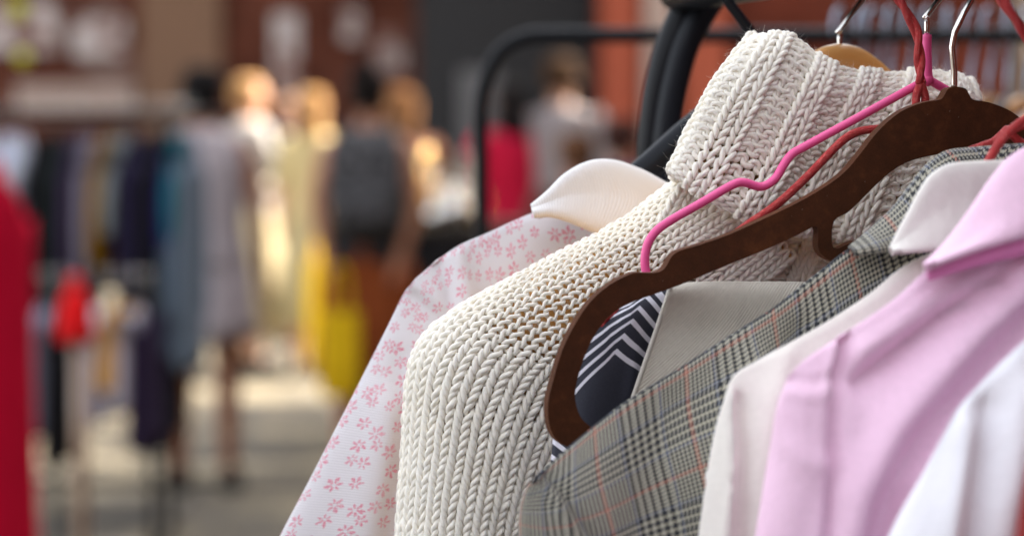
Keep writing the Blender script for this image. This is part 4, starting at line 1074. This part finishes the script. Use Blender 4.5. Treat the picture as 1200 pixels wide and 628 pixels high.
    if hair == 'bun': hm.ball((0, .09 * k, 1.70 * k), .05 * k, 14)
    hm.build('hair', cl_mat('hair_%d' % px, hairc), root)
    # top
    N_ = 30
    def ell(cx, cy, z, a, b, wv=0, ph=0): return [((cx + a * math.cos(t) * (1 + wv * math.sin(7 * t + ph))) * k, (cy + b * math.sin(t) * (1 + wv * math.sin(7 * t + ph))) * k, z * k) for t in np.linspace(0, 2 * math.pi, N_ + 1)[:-1]]
    zb = .90 - toplen
    tm = MB().loft([ell(0, .005, 1.452, .058, .06), ell(0, .005, 1.435, .11, .085), ell(0, .005, 1.40, .165, .10), ell(0, .005, 1.33, .172, .118), ell(0, 0, 1.24, .168, .128), ell(0, 0, 1.08, .150, .115), ell(0, 0, .96, .172, .135, .02), ell(0, 0, zb, .185 + toplen * .15, .15 + toplen * .15, .05)], cap=False)
    t_ = tm.build('top', cm(topc), root); mod(t_, 'SOLIDIFY', thickness=.006)
    if sleeves:
        for s in (-1, 1):
            el = v[[i for i in range(len(v)) if abs(r_[i][0] - .038 * k if hasattr(r_[i], '__len__') else r_[i] - .038 * k) < 1e-6][0 if s < 0 else 1]]
            MB().tube([(s * .14 * k, .005 * k, 1.395 * k), (s * .18 * k, .01, 1.34 * k), el], [.062 * k, .062 * k, .050 * k], 14, smooth=4).build('sleeve', cm(topc), root)
    if bottom == 'skirt':
        o_ = MB().loft([ell(0, 0, 1.0, .158, .125), ell(0, 0, .88, .188, .152, .02), ell(0, 0, .70, .20, .17, .05), ell(0, 0, hem, .22, .19, .08)], cap=False).build('skirt', cm(botc), root); mod(o_, 'SOLIDIFY', thickness=.006)
    elif bottom == 'trousers':
        tr = MB().loft([ell(0, 0, 1.0, .158, .125), ell(0, 0, .86, .185, .145), ell(0, 0, .80, .18, .135)], cap=False)
        for s in (-1, 1): tr.tube([(s * .09 * k, 0, .84 * k), (s * .098 * k, 0, .48 * k), (s * .10 * k, .015 * k, .10 * k)], [.10 * k, .075 * k, .062 * k], 16, smooth=4)
        tr.build('trousers', cm(botc), root)
    for s in (-1, 1):
        MB().loft([[((s * .104 + a * math.cos(t)) * k, (-.045 + b * math.sin(t)) * k, z * k) for t in np.linspace(0, 2 * math.pi, 17)[:-1]] for a, b, z in ((.044, .125, .0), (.047, .13, .02), (.043, .12, .05), (.036, .06, .085))]).build('shoe', cm(shoes), root)
    root['label'] = label
    return root, k
m_eye = m_simple('eye', (.02, .015, .01), .2); m_lip = m_simple('lip', (.35, .10, .09), .5)
# children built in world-like local space: parent sits at ground with yaw, so clear the offset used by mesh_obj
_mesh_obj = mesh_obj
def mesh_obj(name, V, F, mat, parent=None, uv=None, smooth=True):
    if parent is not None and parent.name.startswith('person'):
        V = np.asarray(V, float) + np.array(parent.location)
    return _mesh_obj(name, V, F, mat, parent, uv, smooth)
BKN = (.014, .012, .012)
person(238, 9.7, 1.70, R(182), 'woman with black hair in a grey sleeveless dress, seen from behind beside the left rack', (.30, .13, .07), (.008, .007, .007), (.42, .37, .385), (.41, .36, .375), hem=.62, toplen=.0)
person(294, 14.5, 1.76, R(120), 'fair-haired woman in white top and long cream skirt, behind the woman in grey', (.62, .33, .20), (.34, .19, .08), (.38, .35, .32), (.50, .42, .27), bottom='skirt', hem=.22, arms='reach', sleeves=True)
person(367, 14.2, 1.68, R(150), 'fair-haired woman in a pale cream shirt and long ivory skirt in the crowd', (.60, .32, .18), (.30, .16, .06), (.50, .40, .20), (.42, .35, .19), arms='carry', hem=.30, sleeves=True, hair='long')
pr, pk_ = person(432, 10.2, 1.70, R(172), 'dark-haired woman carrying a grey patterned rucksack, in a rust brown skirt', (.45, .19, .10), (.012, .009, .008), (.05, .05, .055), (.27, .065, .018), hem=.40, hair='bun', arms='carry')
person(470, 12.2, 1.66, R(200), 'person with auburn hair facing the crowd behind the rucksack woman', (.60, .30, .17), (.22, .10, .04), (.13, .05, .03), (.05, .05, .06), bottom='trousers', hair='long', arms='bent', sleeves=True)
person(598, 12.8, 1.70, R(200), 'dark-haired person in a crimson top beyond the second rack', (.40, .17, .10), (.010, .008, .008), (.50, .010, .045), (.04, .04, .06), bottom='trousers', sleeves=True, hair='long')
person(658, 12.8, 1.84, R(170), 'brown-haired person in a grey-white top beyond the second rack', (.50, .26, .16), (.045, .022, .010), (.26, .23, .23), (.10, .06, .045), bottom='trousers', sleeves=True)
person(676, 9.6, 1.44, R(190), 'shorter brown-haired person in dark brown clothes in front of the white-topped one', (.45, .20, .13), (.11, .05, .025), (.09, .05, .04), (.03, .03, .05), bottom='trousers', sleeves=True)
person(728, 10.4, 1.50, R(150), 'shorter person in navy clothes beyond the floral top', (.45, .20, .13), (.05, .02, .015), (.018, .025, .10), (.03, .03, .05), bottom='trousers', sleeves=True)
person(330, 16.5, 1.72, R(100), 'person in dark blue standing between the two fair-haired women', (.40, .20, .12), (.02, .012, .008), (.012, .016, .035), (.02, .02, .03), bottom='trousers', sleeves=True)
# rucksack on the back of the dark-haired woman
rk = empty('rucksack', (X(432, 10.2), 10.2 - .0, 1.0)); tag(rk, 'grey patterned rucksack on the back of the dark-haired woman', 'rucksack')
n = NT('rucksack_cloth'); o = n.coord('Object'); vo = n.node('ShaderNodeTexVoronoi'); n.put(vo.inputs['Vector'], o); vo.inputs['Scale'].default_value = 26
RKM = n.fin(n.mix(n.math('GREATER_THAN', vo.outputs['Distance'], .5), (.014, .014, .016), (.085, .082, .085)), .8)
cx, cy = X(430, 10.2), 10.2 - .20
def rrect(cx, cy, z, a, b, p=4): return [(cx + a * abs(math.cos(t)) ** (2 / p) * (1 if math.cos(t) > 0 else -1), cy + b * abs(math.sin(t)) ** (2 / p) * (1 if math.sin(t) > 0 else -1), z) for t in np.linspace(0, 2 * math.pi, 29)[:-1]]
MB().loft([rrect(cx, cy, 1.01, .12, .05), rrect(cx, cy, 1.03, .15, .075), rrect(cx, cy, 1.20, .155, .08), rrect(cx, cy, 1.38, .145, .075), rrect(cx, cy, 1.44, .11, .05), rrect(cx, cy, 1.455, .05, .02)]).build('bag_body', RKM, rk)
MB().loft([rrect(cx, cy - .09, 1.05, .10, .02), rrect(cx, cy - .095, 1.07, .115, .03), rrect(cx, cy - .095, 1.19, .115, .03), rrect(cx, cy - .09, 1.21, .10, .02)]).build('pocket', RKM, rk)
for s in (-1, 1): MB().tube([(cx + s * .08, cy + .06, 1.42), (cx + s * .11, cy + .17, 1.47), (cx + s * .12, cy + .30, 1.36), (cx + s * .13, cy + .24, 1.15), (cx + s * .12, cy + .08, 1.05)], .014, 8, smooth=5).build('strap', BLACKPL, rk)
# yellow shopping bag
def bag(px, y, zt, w, h, c, label):
    o = empty('shopping_bag', (X(px, y), y, zt)); tag(o, label, 'bag'); x = X(px, y)
    MB().loft([rrect(x, y, zt - h, w * .42, .05), rrect(x, y, zt - h + .02, w * .5, .06), rrect(x, y, zt - h * .5, w * .5, .055), rrect(x, y, zt, w * .5, .035)], cap=False).build('bag_body', cm(c), o)
    for s in (-1, 1): MB().tube([(x - w * .25, y + s * .03, zt - .02), (x - w * .15, y + s * .02, zt + .16), (x + w * .15, y + s * .02, zt + .16), (x + w * .25, y + s * .03, zt - .02)], .008, 8, smooth=5).build('handle', cm(c), o)
bag(398, 10.05, .70, .17, .36, (.92, .58, .015), 'yellow shopping bag beside the rust brown skirt')
bag(378, 13.98, .69, .19, .60, (.92, .58, .015), 'tall narrow yellow bag carried in front of the ivory skirt')
# stall table with metalware
YT = 11.2
tb = empty('stall_table', (X(520, YT), YT, 0)); tag(tb, 'stall table under a black cloth, covered with shiny metalware', 'table')
tz = Z(262, YT)
MB().box((X(520, YT), YT, tz - .02), (.75, .7, .04), bevel=.006).build('table_top', cm((.03, .025, .02)), tb, smooth=False)
rgs = []
for z, ex in ((tz - .041, .0), (tz - .3, .01), (.12, .03)):
    rgs.append([((X(520, YT) + (.37 + ex) * (max(-1, min(1, 1.5 * math.cos(t)))) + .012 * math.sin(9 * t)), YT + (.34 + ex) * max(-1, min(1, 1.5 * math.sin(t))) + .012 * math.cos(11 * t), z) for t in np.linspace(0, 2 * math.pi, 61)[:-1]])
MB().loft(rgs, cap=False).build('table_cloth', cm((.014, .013, .014)), tb)
for sx in (-1, 1):
    for sy in (-1, 1): MB().tube([(X(520, YT) + sx * .33, YT + sy * .3, 0), (X(520, YT) + sx * .33, YT + sy * .3, tz - .05)], .015, 8).build('leg', BLACK, tb)
GOLD = m_simple('brass', (.75, .50, .20), .22, 1.0); SILV = m_simple('silver', (.75, .74, .72), .22, 1.0); CERA = m_simple('stoneware', (.40, .35, .28), .3, var=.3)
def vase(px, pz, dy, hgt, rad, m, label, cat='vase'):
    x = X(px, YT + dy); o = empty(cat, (x, YT + dy, pz)); tag(o, label, cat, 'metalware on the stall table')
    pr = [(0, .5), (.05, .62), (.3, 1), (.55, .9), (.75, .45), (.85, .38), (1, .6)]
    MB().loft([[(x + rad * r_ * math.cos(t), YT + dy + rad * r_ * math.sin(t), pz + hgt * z) for t in np.linspace(0, 2 * math.pi, 25)[:-1]] for z, r_ in pr]).build('vessel', m, o)
    MB().tube([(x + rad * .35, YT + dy, pz + hgt * .9), (x + rad * 1.2, YT + dy, pz + hgt * .8), (x + rad * 1.15, YT + dy, pz + hgt * .45), (x + rad * .8, YT + dy, pz + hgt * .35)], .006, 8, smooth=4).build('handle', m, o)
tall = [(482, 0, -.1, .28, .05, GOLD, 'brass'), (497, 0, .1, .34, .045, GOLD, 'tall brass'), (512, 0, -.15, .12, .05, SILV, 'small silver'), (520, 0, .05, .25, .055, CERA, 'brown stoneware'), (534, 0, -.12, .18, .06, SILV, 'wide silver'), (548, 0, .08, .32, .05, CERA, 'pale stoneware'), (505, 0, .22, .2, .04, SILV, 'slim silver'), (556, 0, -.05, .15, .045, GOLD, 'short brass')]
ordw = ['at the left end', 'second from the left', 'at the front in the middle', 'in the middle', 'right of the middle', 'near the right end', 'at the back', 'at the right end']
for (px, _, dy, hg, rd, m, nm), w_ in zip(tall, ordw): vase(px, tz + .001, dy, hg, rd, m, nm + ' jug, ' + w_ + ' of the blurred stall table', 'jug')

# unseen trees added right of the square to break the sun into patches
LEAF = m_simple('leaf_green', (.07, .11, .03), .6, var=.4, transl=.3); BARK = m_simple('bark', (.12, .09, .07), .9, bump=(20, .6, .01))
for ti, (tx, ty, th_) in enumerate([(4.6, 14.6, 6.4), (4.9, 18.6, 6.8), (4.8, 23.0, 6.6), (4.2, 12.7, 5.6)]):
    t_ = empty('dapple_tree', (tx, ty, 0)); tag(t_, 'leafy unseen tree added right of the square to dapple the sun, ' + ['second of the row', 'middle of the row', 'farthest of the row', 'beside the added shade building'][ti], 'tree', 'unseen trees added to dapple the sun')
    q_ = np.random.default_rng(20 + ti); tm_ = MB().tube([(tx, ty, 0), (tx + .05, ty, 2), (tx - .05, ty + .05, 4), (tx, ty, th_)], [.16, .13, .10, .04], 12, smooth=4)
    cl_ = []
    for k in range(22):
        d_ = q_.normal(size=3); d_ /= np.linalg.norm(d_); c_ = np.array([tx, ty, th_]) + d_ * np.array([1.7, 1.7, 1.2]) * q_.uniform(.45, 1); cl_.append(c_)
        if k < 9: tm_.tube([(tx, ty, th_ - 1.8 + .1 * k), tuple((np.array([tx, ty, th_ - .9]) + c_) / 2), tuple(c_)], [.05, .03, .012], 8, smooth=3)
    tm_.build('trunk', BARK, t_)
    V_ = []; F_ = []
    for c_ in cl_:
        for _ in range(55):
            p_ = c_ + q_.normal(size=3) * .24; a_ = q_.normal(size=3); a_ /= np.linalg.norm(a_); b2_ = np.cross(a_, q_.normal(size=3)); b2_ /= np.linalg.norm(b2_); z_ = q_.uniform(.05, .085); n0 = len(V_)
            V_ += [p_ - a_ * z_, p_ + b2_ * z_ * .5, p_ + a_ * z_, p_ - b2_ * z_ * .5]; F_.append((n0, n0 + 1, n0 + 2, n0 + 3))
    mesh_obj('crown', np.array(V_), np.array(F_), LEAF, t_)
# second rack behind the near one, with a rounded corner and a row of hooks
Y2 = 2.25
r2 = empty('clothes_rack', (X(565, Y2), Y2, 0)); tag(r2, 'blurred black tubular rack with a rounded corner behind the near clothes', 'clothes rack')
pts = [W(564, 900, Y2), W(564, 400, Y2), W(564, 200, Y2), W(563, 130, Y2), W(570, 92, Y2), W(588, 60, Y2), W(615, 45, Y2), W(650, 42, Y2), W(800, 42, Y2), W(1500, 42, Y2)]
pp = catmull(pts, 8); f_ = MB().tube(pp, .0072, 16); b0 = pts[0]; f_.tube([b0, (b0.x, b0.y, .03)], .0072, 14)
f_.build('frame', BLACK, r2)
e0 = pts[-1]; MB().tube([e0, (e0.x, e0.y, .03)], .0072, 14).build('post', BLACK, r2)
for q in (b0, e0): MB().tube([(q.x, q.y - .25, .02), (q.x, q.y + .25, .02)], .009, 12).build('foot', BLACK, r2)
STEEL = m_simple('dull_steel', (.30, .36, .44), .38, 1.0)
CRM = cl_mat('cream_top', (.72, .68, .60)); MUS = cl_mat('mustard_top', (.60, .36, .06))
hx_ = [985, 1010, 1026, 1044, 1066, 1090, 1112, 1138, 1160, 1182, 1206, 1232]
for i, px in enumerate(hx_):
    c = W(px, 42, Y2); hg = empty('hanger', c); tag(hg, ['plain', 'slightly turned', 'tilted', 'straight'][i % 4] + ' blurred hanger with steel hook, ' + ['first', 'second', 'third', 'fourth', 'fifth', 'sixth', 'seventh', 'eighth', 'ninth', 'tenth', 'eleventh', 'twelfth'][i] + ' from the left on the rear rack', 'hanger', 'hangers on the rear rack')
    yw = R(62 + 9 * math.sin(i * 2.3)); d = Vector((math.cos(yw), math.sin(yw), 0)); r_ = .019
    hp = [c + d * (r_ * math.cos(R(a))) + Vector((0, 0, .006 + r_ * math.sin(R(a)))) for a in range(200, -30, -20)] + [c + Vector((0, 0, -.035)), c + Vector((0, 0, -.06))]
    MB().tube(hp, .0022, 10, smooth=3).build('hook', STEEL, hg)
    cc = c + Vector((0, 0, -.062)); arm_ = [cc + d * .20 + Vector((0, 0, -.085)), cc + d * .08 + Vector((0, 0, -.02)), cc, cc - d * .08 + Vector((0, 0, -.02)), cc - d * .20 + Vector((0, 0, -.085))]
    MB().tube(arm_, .007, 10, smooth=4).build('hanger_body', WOOD if i % 3 else BLACKPL, hg)
    gm = [(.72, .68, .60), (.60, .38, .10), (.70, .70, .74), (.10, .03, .03)][i % 4]
    if i < 8: continue
    g = empty('top', cc); tag(g, ['cream', 'mustard', 'pale grey', 'dark maroon'][i % 4] + ' blurred top hanging on the ' + ['first', 'second', 'third', 'fourth', 'fifth', 'sixth', 'seventh', 'eighth', 'ninth', 'tenth', 'eleventh', 'twelfth'][i] + ' hanger of the rear rack', 'top', 'tops on the rear rack')
    rgs = []
    for t in np.linspace(0, 1, 14):
        hw = np.interp(t, [0, .04, .14, .3, 1], [.05, .12, .21, .2, .22]); th = np.interp(t, [0, .1, 1], [.006, .016, .022])
        rgs.append([tuple(cc + d * (hw * math.cos(a)) + Vector((-d.y, d.x, 0)) * (th * math.sin(a) * (1 + .3 * math.sin(5 * a + i))) + Vector((0, 0, .004 - .012 - t * .6 - (.03 * abs(math.cos(a)) if t > .03 else 0)))) for a in np.linspace(0, 2 * math.pi, 25)[:-1]])
    MB().loft(rgs).build('body', cm(gm), g)

# ------------------------------------------------------------------ light
SUN_EL = R(44); to_sun = Vector((.90, .34, 0)).normalized()
az = math.atan2(to_sun.x, to_sun.y)
sd = bpy.data.lights.new('sun', 'SUN'); sd.energy = 4.8; sd.angle = R(.53); sd.color = (1, .93, .80)
so = bpy.data.objects.new('sun', sd); COL.objects.link(so)
dirv = Vector((to_sun.x * math.cos(SUN_EL), to_sun.y * math.cos(SUN_EL), math.sin(SUN_EL)))
so.rotation_euler = dirv.to_track_quat('Z', 'Y').to_euler()
w = bpy.data.worlds.new('World'); scene.world = w; w.use_nodes = True; nt = w.node_tree
bgn = nt.nodes['Background']; sk = nt.nodes.new('ShaderNodeTexSky'); sk.sky_type = 'NISHITA'; sk.sun_disc = False
sk.sun_elevation = SUN_EL; sk.sun_rotation = az; sk.air_density = 1.0; sk.dust_density = 2.5; sk.ozone_density = 1.0
hs = nt.nodes.new('ShaderNodeHueSaturation'); hs.inputs['Saturation'].default_value = .22
nt.links.new(sk.outputs[0], hs.inputs['Color']); nt.links.new(hs.outputs[0], bgn.inputs[0]); bgn.inputs[1].default_value = .12
vs = scene.view_settings; vs.view_transform = 'Standard'; vs.look = 'None'; vs.gamma = 1; vs.use_curve_mapping = False; vs.exposure = 2.6
scene.render.engine = 'CYCLES'
scene.cycles.max_bounces = 8; scene.cycles.transparent_max_bounces = 8
